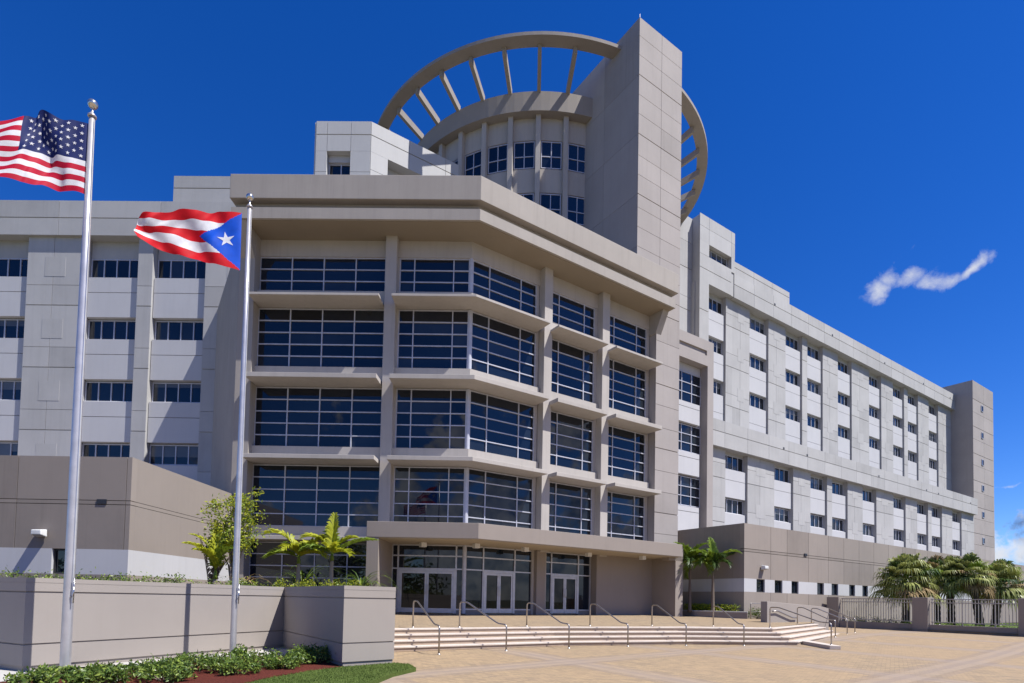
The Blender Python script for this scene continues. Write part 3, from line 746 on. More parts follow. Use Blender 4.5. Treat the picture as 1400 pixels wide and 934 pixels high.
# penthouse with a front face and an angled face
PB = Frame(-10.87, 37.5, TH)
mb = MB(); full = [(-14.75, 37.56), (-10.92, 37.56), tuple(PB.p(9, -.06, 0)[:2]), (-2, 50), (-14.75, 50)]
mb.prism(full, 32.06, 34.1)
mb.prism([(-14.75, 37.56), (-13.9, 37.56), (-13.9, 38.3), (-12.2, 38.3), (-12.2, 37.56), (-10.92, 37.56), tuple(PB.p(1.25, -.06, 0)[:2]), tuple(PB.p(1.25, -.8, 0)[:2]), tuple(PB.p(9, -.8, 0)[:2]), (-2, 50), (-14.75, 50)], 22, 32.055)
clad(mb, FW, 0., [-14.63, -13.87, -12.24, -10.88], [32.06, 33.22, 34.15], gap=.03, strong=(33.22,))
clad(mb, FW, 0., [-14.63, -13.87], [24, 27, 30.6, 32.05], gap=.03); clad(mb, FW, 0., [-12.24, -10.88], [24, 27, 30.6, 32.05], gap=.03)
clad(mb, PB, 0., [.03, 2.81, 5.7, 8.8], [32.06, 33.22, 34.15], gap=.03, strong=(33.22,)); clad(mb, PB, 0., [.03, 1.25], [24, 27, 30.8, 32.05], gap=.03)
mb.m = [0]*len(mb.m); part(mb, 'penthouse', M['pent'])
mb = MB(); mb.prism([(-14.5, 37.8), (-11.05, 37.8), tuple(PB.p(8.8, -.3, 0)[:2]), (-2.3, 49.8), (-14.5, 49.8)], 34.09, 34.12); part(mb, 'added_roof_sheet', M['roofing'])  # unseen dark sheet added to keep penthouse roof bounce off the crown ring
mb = MB(); mb.box(FW, -13.87, -12.24, -.82, -.42, 31.58, 32.05); part(mb, 'white_panel', M['white'])
window(FW, -13.85, -12.22, 30.2, 31.52, -.62, 2)

# --- low blocks
def low_windows(mbw, mbt, fr, off, wins, u0, u1, z0, z1, nopart=False):
    e = [u0]
    for a, b in wins: e += [a, b]
    e.append(u1)
    for i in range(0, len(e), 2): mbw.box(fr, e[i], e[i+1], off-.3, off, z0, z1)
    for a, b in wins:
        g = MB(); pane_quads(g, fr, [a, b], [z0+.06, z1-.02], off-.16, .002); w = part(g, 'window', M['glass'])
        f = MB()
        for u in (a+.03, b-.03): f.box(fr, u-.03, u+.03, off-.22, off-.10, z0+.02, z1-.02)
        for z in (z0+.04, z1-.04): f.box(fr, a+.06, b-.06, off-.22, off-.11, z-.03, z+.03)
        f.build('frame', M['dark'], w)
# left block
ZT = 6.85
mb = MB(); mb.prism([(-45, 21.81), (-15.41, 21.81), (-15.41, 37), (-45, 37)], 0, ZT-.05)
JX = [-29.9, -25.8, -21.5+0, -17.0-.0]
clad(mb, FL, 0, [-25, -13.0, -8.75, -4.45, -.19, 0], [3.27, 5.0, 5.16, ZT], .3, gap=.025); clad(mb, FL, 0, [-25, -13.0, -8.75, -4.45, -.19, 0], [0, 2.3], .3, gap=.025)
clad(mb, FLQ, 0, [.302, 8.0], [3.27, 5.0, 5.16, ZT], .3, gap=.02); clad(mb, FLQ, 0, [.302, 8.0], [0, 2.3], .3, gap=.02)
part(mb, 'low_block_wall', M['base'])
mb = MB(); low_windows(mb, None, FL, 0, [(-2.97, -2.3)], -25, 0, 2.3, 3.27); mb.box(FLQ, .302, 8.0, -.3, -.0, 2.3, 3.27)
part(mb, 'white_band', M['white'])
mb = MB(); mb.box(FL, -1.30, -.92, -.02, .03, 5.02, 5.2); part(mb, 'vent_box', M['dark'])
# right block
FR = Frame(*FB.p(17.44, 4.81, 0)[:2], TH)
FRL = Frame(*FB.p(17.44, 4.81, 0)[:2], TH-90)     # side face; u = 0 at the corner, negative going back, n faces left
ZR = 6.79
mb = MB()
mb.prism([tuple(FR.p(.31, -.31, 0)[:2]), tuple(FR.p(72, -.31, 0)[:2]), tuple(FR.p(72, -11, 0)[:2]), tuple(FR.p(.31, -9.0, 0)[:2])], .2, ZR-.04)
wins = [(18.76, 19.68), (20.8, 21.71), (22.81, 23.68), (26.11, 27.03), (28.1, 29.05), (30.68, 31.58), (32.74, 33.63), (36.29, 37.2), (38.45, 39.34)]
wins += [(x, x+.9) for x in (44.2, 57.0, 62.7, 66.2, 68.3, 70.4)]
wins = [(a-17.44, b-17.44) for a, b in wins]
jts = [0, 2.90, 4.83, 7.53, 10.21, 12.44, 14.79] + [17.2+2.55*i for i in range(21)] + [72]
clad(mb, FR, 0, jts, [3.29, 5.0, 5.18, ZR], .3, gap=.03); clad(mb, FR, 0, jts, [.2, 2.45], .3, gap=.03)
clad(mb, FRL, 0, [-9.0, -5.2, -.302], [3.29, ZR], .3, gap=.03); clad(mb, FRL, 0, [-9.0, -5.2, -.302], [.2, 2.45], .3, gap=.03)
part(mb, 'low_block_wall', M['base'])
mb = MB(); low_windows(mb, None, FR, 0, wins, .301, 72, 2.45, 3.29); mb.box(FR, .0, .3, -.3, 0, 2.45, 3.29); mb.box(FRL, -9.0, -.302, -.3, -.0, 2.45, 3.29)
part(mb, 'white_band', M['white'])
mb = MB(); mb.box(FR, 6.9, 7.25, -.02, .06, 5.10, 5.28); part(mb, 'vent_box', M['dark'])

# --- entrance canopy and doors
CO = 3.0
q = isect(CO)
mb = MB(); mb.prism([(-7.47, 27.0), (q.x, q.y), tuple(FB.p(13.06, CO, 0)[:2]), tuple(FB.p(13.75, CO, 0)[:2]), tuple(FB.p(13.75, -.05, 0)[:2]), tuple(isect(-.05)[:2]), (-7.47, 30.05)], 4.52, 5.28)
part(mb, 'canopy', M['base'], bevel=.015)
mb = MB(); q2 = isect(CO-.06)
mb.prism([(-7.41, 27.06), (q2.x, q2.y), tuple(FB.p(13.7, CO-.06, 0)[:2]), tuple(FB.p(13.7, .05, 0)[:2]), tuple(isect(.05)[:2]), (-7.41, 29.95)], 4.49, 4.522); part(mb, 'canopy_soffit', M['soffit2'])
mb = MB(); mb.box(W, -7.45, -6.88, -29.98, -27.02, .5, 4.50); part(mb, 'canopy_leg', M['base'])
mb = MB(); mb.box(FB, 13.70, 14.40, -.1, 2.52, .5, 4.6); mb.box(FB, 13.05, 14.40, 2.0, 2.52, 4.3, 5.2); part(mb, 'canopy_leg', M['base'])
mb = MB(); mb.box(FB, 4.50, 5.12, -.1, .36, .5, 4.5); part(mb, 'column', M['base'])
mb = MB(); mb.box(FB, 8.85, 13.72, -.1, .58, .5, 4.5); part(mb, 'entrance_wall', M['base'])
def storefront(fr, us, dz0, doors, zb=.86, z=(3.2, 3.88, 4.45)):
    mb = MB(); zs = [zb+.22, z[0], z[1], z[2]]
    segs = [(us[i], us[i+1]) for i in range(len(us)-1)]
    g = MB()
    for i, (a, b) in enumerate(segs):
        lo = zs[0]
        rows_ = [z[0], z[1], z[2]] if (a, b) in doors else zs
        pane_quads(g, fr, [a, b], rows_, -.02, .003)
    gl = part(g, 'storefront', M['glass'])
    f = MB()
    for u in us: f.box(fr, u-.04, u+.04, -.06, .05, zb, z[2])
    for a, b in segs:
        for zz in z: f.box(fr, a+.04, b-.04, -.06, .04, zz-.035, zz+.035)
        if (a, b) not in doors:
            f.box(fr, a+.04, b-.04, -.06, .04, zb+.18, zb+.25); 
    f.build('mullions', M['alu'], gl)
    sp = MB()
    for a, b in segs:
        if (a, b) not in doors: sp.box(fr, a+.04, b-.04, -.06, .02, zb-.1, zb+.18)
    sp.build('kick_panel', M['base'], gl)
    for a, b in doors:
        f = MB(); f.box(fr, a+.04, a+.12, -.05, .07, zb, 3.17); f.box(fr, b-.12, b-.04, -.05, .07, zb, 3.17); f.box(fr, a+.12, b-.12, -.05, .07, 3.08, 3.17)
        f.build('door_frame', M['alu'], gl)
        mid = (a+b)/2
        for l, r, h in ((a+.125, mid-.006, 1), (mid+.006, b-.125, -1)):
            d = MB(); w = .10
            d.box(fr, l, l+w, -.03, .045, zb+.02, 3.07); d.box(fr, r-w, r, -.03, .045, zb+.02, 3.07)
            d.box(fr, l+w, r-w, -.03, .045, 2.95, 3.07); d.box(fr, l+w, r-w, -.03, .045, zb+.02, zb+.26)
            dd = part(d, 'door', M['alu'])
            pg = MB(); pane_quads(pg, fr, [l+w, r-w], [zb+.26, 2.95], .005, .002); pg.build('door_glass', M['doorglass'], dd)
            hx = (r-w/2) if h == 1 else (l+w/2)
            hb = MB(); hb.tube([fr.p(hx, .045, 1.85), fr.p(hx, .11, 1.87), fr.p(hx, .12, 2.0), fr.p(hx, .12, 2.2), fr.p(hx, .11, 2.33), fr.p(hx, .045, 2.35)], .016, 8); hb.build('handle', M['steel'], dd)
storefront(FA, [-3.84, -3.52, -.43, -.06], 0, [(-3.52, -.43)])
storefront(FB, [.06, 1.15, 3.20, 4.46], 0, [(1.15, 3.20)], .88)
storefront(FB, [5.16, 5.80, 7.86, 8.82], 0, [(5.80, 7.86)], .88)

# ------------------------------------------------------------------ lights fixed under the canopy and on the walls
proto = None
NAMES = ['small square white downlight under the canopy, above the left pair of doors', 'small square white downlight under the canopy corner, between the first two door pairs',
         'small square white downlight under the canopy, right of the middle doors', 'small square white downlight under the canopy, right of the right-hand doors', 'small square white downlight under the canopy before the blank taupe wall']
for (x, y), nm in zip(((-5.09, 29.0), (-2.36, 29.1), (.17, 30.7), (3.89, 33.3), (7.4, 34.9)), NAMES):
    if proto is None:
        proto = thing('canopy_light', (x, y, 4.49), nm, 'downlight', 'downlights under the canopy')
        mb = MB(); fr = Frame(x, y, TH); mb.box(fr, -.15, .15, -.15, .15, 4.26, 4.50); mb.build('housing', M['lampwhite'], proto, bevel=.015)
        mb = MB(); mb.box(fr, -.11, .11, -.11, .11, 4.252, 4.262); mb.build('lens', M['mullion'], proto)
    else:
        c = copy_tree(proto); c.location = (x, y, 4.49); c['label'] = nm
def wall_lamp(fr, u, z, label):
    p = fr.p(u, 0, z); t = thing('wall_lamp', p, label, 'wall lamp', 'floodlights on the low walls')
    b = MB(); b.box(fr, u-.10, u+.10, .002, .05, z-.12, z+.10); b.build('back_plate', M['lampwhite'], t)
    b = MB()
    P = [fr.p(u-.21, .05, z+.17), fr.p(u+.21, .05, z+.17), fr.p(u+.19, .34, z+.13), fr.p(u-.19, .34, z+.13), fr.p(u-.22, .05, z-.13), fr.p(u+.22, .05, z-.13), fr.p(u+.20, .34, z-.06), fr.p(u-.20, .34, z-.06)]
    b.add(P, [(0,1,2,3), (4,7,6,5), (0,4,5,1), (1,5,6,2), (2,6,7,3), (3,7,4,0)]); b.build('housing', M['lampwhite'], t, bevel=.03)
    b = MB(); P = [fr.p(u-.17, .09, z-.128), fr.p(u+.17, .09, z-.128), fr.p(u+.16, .31, z-.075), fr.p(u-.16, .31, z-.075)]; b.face(P); b.build('lens', M['mullion'], t)
wall_lamp(FL, -3.35, 3.82, 'white box wall lamp casting a long shadow on the left low block')
wall_lamp(FR, 1.93, 4.02, 'white wall lamp above the first small window of the right low block')
wall_lamp(FR, 50.5, 4.0, 'distant white wall lamp on the right low block beyond the fan palms')

# ------------------------------------------------------------------ handrails
def fillet(pts, r=.12, n=5):
    pts = [Vector(p) for p in pts]; out = [pts[0]]
    for i in range(1, len(pts)-1):
        a, b, c = pts[i-1], pts[i], pts[i+1]
        d0 = (a-b); d1 = (c-b); k = min(r, d0.length*.45, d1.length*.45)
        p0 = b+d0.normalized()*k; p1 = b+d1.normalized()*k
        for j in range(n+1):
            t = j/n; out.append(p0*(1-t)**2 + b*2*t*(1-t) + p1*t*t)
    out.append(pts[-1]); return out
def handrail(top, bot, label, zt=.64, zb=0., h=.90, group='handrails on the entrance steps', r=.026):
    t = thing('handrail', ((top[0]+bot[0])/2, (top[1]+bot[1])/2, 0), label, 'handrail', group)
    a = Vector((*top, 0)); b = Vector((*bot, 0)); d = (b-a); L = d.length; d.normalize()
    k0 = .16*L; k1 = L-.17*L
    P = [a+Vector((0, 0, zt-.05)), a+Vector((0, 0, zt+h)), a+d*k0+Vector((0, 0, zt+h)), a+d*k1+Vector((0, 0, zb+.86)), b+Vector((0, 0, zb+.84)), b+Vector((0, 0, zb-.05))]
    mb = MB(); mb.smooth = True; mb.tube(fillet(P, .13), r, 10); mb.build('rail_tube', M['rail'], t)
    for p, z in ((a, zt), (b, zb)):
        mb = MB(); mb.smooth = True; mb.lathe((p.x, p.y, z), [(.055, -.02), (.055, .012), (.03, .02), (.026, .05)], 12); mb.build('base_flange', M['rail'], t)
RT = [(-3.64, 19.2), (-2.15, 20.0), (.23, 21.75), (2.83, 23.3), (5.67, 24.7), (8.61, 25.6)]
RB = [(-2.38, 16.69), (-.45, 18.34), (1.69, 19.84), (3.99, 21.22), (6.42, 22.19), (8.90, 22.84)]
LB_ = ['bent steel handrail nearest the planter wall, partly hidden by it', 'bent steel handrail on the steps before the left pair of doors', 'bent steel handrail on the steps before the middle doors and brown column',
       'bent steel handrail on the steps before the right-hand doors', 'bent steel handrail on the steps before the blank taupe wall', 'bent steel handrail on the steps before the low planter with two palms']
for a, b, l in zip(RT, RB, LB_): handrail(a, b, l)
handrail((11.04, 25.4), (12.0, 22.2), 'long steel handrail ending on the low kerb at the right corner', .64, .15)
handrail((14.75, 30.6), (15.55, 28.4), 'steel handrail crossing in front of the low sloping wall', .64, .12)
handrail((16.4, 32.4), (17.55, 30.9), 'steel handrail at the right end of the low sloping wall', .6, .14)
handrail((18.6, 35.2), (18.95, 32.6), 'farthest steel handrail, before the dark fence pillar', .6, .16)

# low sloping wall beside the ramp, with its wall rail
rw = thing('ramp_wall', (15, 31, 0), 'low taupe sloping wall behind the right end of the steps', 'low wall')
RWF = Frame(13.3, 30.95, TH)
mb = MB(); P = []
for o in (0, -.38): P += [RWF.p(0, o, .2), RWF.p(6.4, o, .2), RWF.p(6.4, o, 1.50), RWF.p(5.7, o, 1.60), RWF.p(0, o, 1.83)]
mb.add(P, [(0,1,2,3,4), (9,8,7,6,5), (0,5,6,1), (1,6,7,2), (2,7,8,3), (3,8,9,4), (4,9,5,0)]); mb.build('wall_body', M['planter'], rw, bevel=.015)
mb = MB(); mb.smooth = True; mb.tube(fillet([RWF.p(.35, .10, 1.30), RWF.p(.85, .10, 1.32), RWF.p(2.3, .10, .95), RWF.p(2.8, .10, .95)], .1), .035, 8); mb.build('wall_rail', M['rail'], rw)
# small guard rail and raised planter near the two palms
gr = thing('guard_rail', (14.9, 35.5, .8), 'thin steel guard rail beside the raised planter corner', 'guard rail')
mb = MB(); mb.smooth = True; mb.tube(fillet([(14.15, 35.3, .6), (14.15, 35.3, 1.72), (16.3, 36.3, 1.72), (16.3, 36.3, .6)], .08), .025, 8); mb.tube([(14.15, 35.3, 1.2), (16.3, 36.3, 1.2)], .018, 8); mb.build('rail_tube', M['rail'], gr)
pl = thing('raised_planter', (12, 37, .7), 'low curved planter kerb under two palms by the canopy', 'planter')
mb = MB(); strip_wall(mb, [(10.35, 38.35), (11.2, 36.9), (12.4, 35.95), (13.95, 35.25)], .3, .5, 1.12); mb.build('planter_kerb', M['base'], pl, bevel=.01)
mb = MB(); strip_wall(mb, [(10.35, 38.35), (11.2, 36.9), (12.4, 35.95), (13.95, 35.25)], .36, 1.12, 1.20, -.03); mb.build('coping', M['concrete'], pl, bevel=.01)
mb = MB(); mb.face([(10.5, 38.6, 1.1), (11.3, 37.1, 1.1), (12.5, 36.1, 1.1), (14.0, 35.4, 1.1), (14.0, 36.4, 1.1), (11, 42, 1.1), (9.5, 40, 1.1)]); mb.build('planter_soil', M['soil'], pl)

# ------------------------------------------------------------------ fence on the right
FF = Frame(22.4, 40.5, -58.3)
fn = thing('metal_fence', (24, 37, .1), 'beige metal bar fence between taupe pillars on a low wall', 'fence')
for u0, u1 in ((-.85, 0), (4.64, 5.52), (9.92, 10.8), (15.4, 16.3)):
    mb = MB(); mb.box(FF, u0, u1, -.85, 0, .0, 2.30); mb.build('pillar', M['base'], fn, bevel=.02)
for u0, u1 in ((0, 4.64), (5.52, 9.92), (10.8, 15.4)):
    mb = MB(); mb.box(FF, u0+.002, u1-.002, -.5, -.1, 0, .62); mb.build('base_wall', M['base'], fn)
    mb = MB()
    for z in (.78, 2.20, 1.98): mb.box(FF, u0+.05, u1-.05, -.33, -.27, z-.025, z+.025)
    u = u0+.12; n = 0
    while u < u1-.06:
        w = .028 if n % 10 else .05
        mb.box(FF, u-w/2, u+w/2, -.318, -.282, .62 if n % 10 == 0 else .80, 2.19); u += .158; n += 1
    mb.build('bar_panel', M['fence'], fn)
fn2 = thing('metal_gate', (23.5, 49, .6), 'small grey metal gate seen over the low sloping wall', 'gate')
mb = MB()
GF = Frame(21.6, 46.0, 0)
for z in (1.35, 2.35): mb.box(GF, 0, 1.2, -.03, .03, z-.03, z+.03)
for i in range(8): mb.box(GF, .02+i*.165, .05+i*.165, -.02, .02, 1.0, 2.35)
mb.box(GF, 1.2, 1.28, -.05, .05, .4, 2.4); mb.box(GF, -.08, 0, -.05, .05, .4, 2.4); mb.build('bar_panel', M['alu'], fn2)
sheet('fence_lawn', [(22.6, 41), (24.9, 36.4), (30.9, 26.7), (48, 34), (66, 66), (20.5, 43.0)], .30, M['lawn'])
sheet('fence_path', [(29.6, 33.2), (31.4, 33.2), (44, 47), (42, 48)], .31, M['concrete'])

# ------------------------------------------------------------------ flagpoles and flags
def flagpole(x, y, top, r0, r1, label, zb=.08):
    t = thing('flagpole', (x, y, zb), label, 'flagpole', 'flagpoles before the planter wall')
    mb = MB(); mb.smooth = True
    zs = [zb, zb+.02, top*.35, top*.7, top-.28]; rs = [r0, r0, r0*.93, r0*.75+r1*.05, r1]
    mb.tube([(x, y, z) for z in zs], rs, 24); mb.build('pole', M['alu_pole'], t)
    mb = MB(); mb.smooth = True; mb.lathe((x, y, zb), [(r0*2.4, 0), (r0*2.4, .02), (r0*1.5, .06), (r0*1.02, .09)], 24); mb.build('base_flange', M['alu_pole'], t)
    mb = MB(); mb.smooth = True; mb.lathe((x, y, top-.28), [(r1, 0), (r1*1.5, .0), (r1*1.5, .03), (r1*.8, .07), (.02, .10), (.018, .18)], 20); mb.build('truck_cap', M['alu_pole'], t)
    mb = MB(); mb.smooth = True; rb = .088
    mb.lathe((x, y, top-.02), [(rb*math.sin(math.pi*i/14)+1e-4, -rb*math.cos(math.pi*i/14)) for i in range(15)], 24); mb.build('ball_finial', M['gold'], t)
    mb = MB(); mb.smooth = True; mb.tube([(x+r0*.95, y-.05, 1.55), (x+r0+.05, y-.06, 1.52), (x+r0+.05, y-.06, 1.74)], .016, 8); mb.tube([(x+r0+.05, y-.06, 1.42), (x+r0+.055, y-.06, 1.9)], .012, 8)
    mb.build('cleat', M['steel'], t)
    mb = MB(); mb.tube([(x+r0+.03, y-.05, 1.6), (x+r0*.75+.03, y-.04, top*.6), (x+r1+.02, y-.02, top-.35)], .005, 5); mb.build('halyard', M['rope'], t)
    return t
M['alu_pole'] = plain('satin_aluminium_pole', (.66, .64, .65), .34, .55)
flagpole(-8.502, 10.545, 11.121, .088, .049, 'tall silver flagpole flying the stars and stripes')
flagpole(-6.878, 13.547, 11.463, .072, .045, 'shorter looking silver flagpole flying the single star flag')

def catmull(pts, t):
    n = len(pts)-1; x = max(0., min(n-1e-6, t*n)); i = int(x); f = x-i
    g = lambda k: pts[max(0, min(n, k))]
    a, b, c, d = g(i-1), g(i), g(i+1), g(i+2)
    return tuple(.5*((2*b[j]) + (-a[j]+c[j])*f + (2*a[j]-5*b[j]+4*c[j]-d[j])*f*f + (-a[j]+3*b[j]-3*c[j]+d[j])*f**3) for j in range(len(b)))
def star(cx, cy, r, rot=0):
    return [(cx+(r if i % 2 == 0 else r*.382)*math.sin(rot+i*math.pi/5), cy+(r if i % 2 == 0 else r*.382)*math.cos(rot+i*math.pi/5)) for i in range(10)]
def flag(name, surf, cells, stars, mats, label, cat='flag'):
    """surf(u,v) -> point, v=1 at top; cells: function(u,v)->material index"""
    nu, nv_ = 130, 65; mb = MB(); mb.smooth = True
    for j in range(nv_+1):
        for i in range(nu+1): mb.v.append(tuple(surf(i/nu, j/nv_)))
    for j in range(nv_):
        for i in range(nu):
            a = j*(nu+1)+i; mb.f.append((a, a+1, a+nu+2, a+nu+1)); mb.m.append(cells((i+.5)/nu, (j+.5)/nv_))
    for cx, cy, ru, rv, rot, mi in stars:
        base = star(0, 0, 1, rot)
        def nrm(u, v):
            e = .004; p = surf(u, v); return (surf(u+e, v)-p).cross(surf(u, v+e)-p).normalized()
        for side in (1, -1):
            pts = [surf(cx+x*ru, cy+y*rv) + nrm(cx+x*ru, cy+y*rv)*.006*side for x, y in base]
            c = surf(cx, cy)+nrm(cx, cy)*.008*side
            b = len(mb.v); mb.v += [tuple(c)] + [tuple(p) for p in pts]
            for k in range(10): mb.f.append((b, b+1+k, b+1+(k+1) % 10)); mb.m.append(mi)
    mb.keep_normals = True
    o = mb.build(name, mats); tag(o, label, cat); return o
# stars-and-stripes: outline of the blown cloth in metres from the pole (x leftwards, z up), pole depth 11.1
US_T = [(-0.02, 11.17), (0.15, 11.13), (0.31, 11.07), (0.46, 11.06), (0.61, 11.11), (0.72, 10.99), (0.82, 10.85), (1.13, 10.61), (1.44, 10.4), (1.79, 10.26), (2.14, 10.2)]
US_B = [(-0.03, 9.69), (0.14, 9.69), (0.3, 9.66), (0.48, 9.64), (0.62, 9.6), (0.73, 9.54), (0.84, 9.49), (1.13, 9.44), (1.46, 9.37), (1.79, 9.28), (2.08, 9.18)]
def us_surf(u, v):
    t = catmull(US_T, u); b = catmull(US_B, u)
    x = b[0]+(t[0]-b[0])*v; z = b[1]+(t[1]-b[1])*v
    w = .09*min(1, u*3)*math.sin(8.2*u+2.3*(1-v)+.2) + .03*min(1, u*4)*math.sin(17*u-5*v+1) + .018*math.sin(41*u+9*v)*min(1, u*4)
    z += .02*math.sin(23*u+6*v)*min(1, u*4)
    return Vector(((-9.024999999999999-x)*0.95, (11.1-.02-1.0*u-w)*0.95, 1.65+(z-1.65)*0.95))
def us_cell(u, v):
    s = min(12, int((1-v)*13))
    if u < .60 and s < 7: return 2
    return 0 if s % 2 == 0 else 1
us_st = []
for r in range(9):
    n = 6 if r % 2 == 0 else 5
    for k in range(n):
        cu = .60*((2*k+1 + (0 if n == 6 else 1))/12); cv = 1-(7/13)*((r+1)/10)
        us_st.append((cu, cv, .0185, .0290, 0, 1))
flag('striped_flag', us_surf, us_cell, us_st, [M['f_crimson'], M['f_white'], M['f_navy']], 'flag with white stars on navy and red and white stripes, blowing left')
PR_T = [(0.09, 11.52), (0.38, 11.46), (0.65, 11.44), (0.91, 11.36), (1.17, 11.28), (1.42, 11.14), (1.67, 10.94), (1.87, 10.82), (2.06, 10.74)]
PR_B = [(0.08, 10.0), (0.4, 10.0), (0.71, 10.02), (1.01, 10.06), (1.31, 10.09), (1.56, 10.11), (1.78, 10.10), (1.95, 10.10), (2.08, 10.14)]
def pr_surf(u, v):
    t = catmull(PR_T, u); b = catmull(PR_B, u)
    bow = .10*math.sin(math.pi*v)*u*u
    x = b[0]+(t[0]-b[0])*v + bow; z = b[1]+(t[1]-b[1])*v; x *= .955
    w = .13*min(1, u*2.5)*math.sin(6.5*u+1.6*v+.9) + .05*min(1, u*4)*math.sin(15*u-6*v) + .015*math.sin(37*u+11*v)*min(1, u*4)
    z += .045*math.sin(9*u+5*v)*min(1, u*2)*math.sin(math.pi*v)
    return Vector(((-7.34-x)*0.95, (14.26-.02-1.0*u-w)*0.95, 1.65+(z-1.65)*0.95))
def pr_cell(u, v):
    s = min(4, int((1-v)*5))
    if u < .40*(1-abs(2*v-1)): return 2
    return 0 if s % 2 == 0 else 1
flag('single_star_flag', pr_surf, pr_cell, [(.135, .5, .082, .150, .25, 1)], [M['f_red'], M['f_white'], M['f_blue']], 'flag with one white star on a blue triangle and red and white stripes')

# ------------------------------------------------------------------ vegetation
def pinnate(mb, base, az, el, L, droop, nleaf=34, lw=.035, ll=.5, rachis=.012, vang=35, mi=(0, 0), rg=random):
    """one feather frond: arched rachis with paired leaflets"""
    p = Vector(base); h = Vector((math.cos(az), math.sin(az), 0)); side = Vector((-math.sin(az), math.cos(az), 0))
    pts = []; n = nleaf
    e = el
    for i in range(n+1):
        t = i/n; pts.append(p.copy())
        d = h*math.cos(e) + Vector((0, 0, 1))*math.sin(e); p = p + d*(L/n); e -= droop/n*(0.4+1.2*t)
    mb.mi = mi[1]; mb.tube(pts[::3]+[pts[-1]], [rachis*(1-.7*k/(len(pts[::3]))) for k in range(len(pts[::3])+1)], 5)
    mb.mi = mi[0]
    for i in range(3, n+1):
        t = i/n; d = (pts[i]-pts[i-1]).normalized(); up = side.cross(d)
        if up.z < 0: up = -up
        l = ll*(math.sin(math.pi*min(1, .14+.80*t))**.7)*rg.uniform(.85, 1.1)
        for s in (1, -1):
            a = R(55-25*t+rg.uniform(-8, 8))
            va = R(vang+rg.uniform(-10, 10))
            v = d*math.cos(a) + (side*s*math.cos(va) + up*math.sin(va))*math.sin(a)
            q0 = pts[i]; q1 = q0+v*l*.55; q2 = q0+v*l+Vector((0, 0, -1))*l*rg.uniform(.18, .42)
            wv = d*lw*(.7+.5*math.sin(math.pi*t))
            mb.face([q0-wv*.4, q0+wv*.4, q1+wv*.6, q1-wv*.6]); mb.face([q1-wv*.6, q1+wv*.6, q2])
def feather_palm(name, x, y, z0, zc, fr_list, label, cat='palm tree', group=None, tr=(.11, .07), mats=('yleaf', 'gleaf'), bark='greybark', lean=(0, 0), shaft=.35, seed=1, ll=.45, lw=.04):
    rg = random.Random(seed)
    t = thing(name, (x, y, z0), label, cat, group)
    mb = MB(); mb.smooth = True; n = 14
    P = [(x+lean[0]*(i/n)**2, y+lean[1]*(i/n)**2, z0+(zc-z0)*i/n) for i in range(n+1)]
    mb.tube(P, [tr[0]*(1.25 if i == 0 else 1)*(1-i/n)+tr[1]*(i/n)+(.006 if i % 2 else 0) for i in range(n+1)], 12); mb.build('trunk', M[bark], t)
    c = Vector(P[-1])
    mb = MB(); mb.smooth = True; mb.tube([c, c+Vector((0, 0, shaft*.5)), c+Vector((0, 0, shaft))], [tr[1]*1.15, tr[1]*1.0, tr[1]*.5], 10); mb.build('crownshaft', M['gleaf'], t)
    mb = MB(); mb.keep_normals = True
    for az, el, L, dr in fr_list:
        pinnate(mb, c+Vector((0, 0, shaft*.8)), R(az), R(el), L, R(dr), rg=rg, mi=(0 if rg.random() < .65 else 1, 1), ll=ll, lw=lw)
    mb.build('crown', [M[mats[0]], M[mats[1]]], t)
    return t
feather_palm('feather_palm', -9.5, 24.0, 1.6, 3.0, [(178, 68, 2.0, 95), (12, 52, 1.7, 45), (200, 20, 1.3, 60), (-20, 22, 1.4, 60), (260, 40, 1.2, 80), (320, 45, 1.1, 70), (80, 55, 1.4, 70), (140, 50, 1.4, 80)],
             'young yellow-green palm with arching fronds before the ground floor windows, nearer the flagpole', group='young palms on the terrace', seed=4, ll=.62, lw=.085)
feather_palm('feather_palm', -8.1, 24.0, 1.6, 3.15, [(95, 86, 1.75, 12), (5, 34, 1.95, 38), (172, 58, 1.7, 85), (215, 25, 1.3, 55), (-35, 15, 1.2, 50), (280, 40, 1.0, 70), (30, 60, 1.3, 60), (120, 70, 1.4, 40)],
             'young yellow-green palm with one upright frond, close to the canopy leg', group='young palms on the terrace', seed=9, ll=.58, lw=.085, lean=(.02, 0))
feather_palm('feather_palm', 10.95, 37.1, 1.1, 3.9, [(180+a, e, l, d) for a, e, l, d in [(k*137.5, 78-3.9*k, 1.75+.02*k, 60+5*k) for k in range(17)]],
             'dark green palm with full rounded crown in the low planter, next to the canopy', group='palms in the low planter', mats=('gleaf', 'dleaf'), bark='bark', tr=(.12, .06), seed=12, ll=.62, lw=.085)
feather_palm('feather_palm', 12.2, 36.4, 1.1, 3.75, [(8, 44, 2.5, 68), (172, 66, 2.0, 110), (100, 84, 1.9, 20), (215, 45, 1.5, 120), (260, 35, 1.3, 110), (310, 40, 1.3, 110), (40, 55, 1.7, 100), (140, 55, 1.8, 110), (190, 30, 1.4, 100), (345, 62, 2.0, 90), (230, 70, 1.5, 110), (290, 66, 1.4, 110)],
             'open crowned green palm in the low planter with a long frond reaching right', group='palms in the low planter', mats=('gleaf', 'dleaf'), bark='bark', tr=(.12, .06), seed=15, ll=.62, lw=.085)

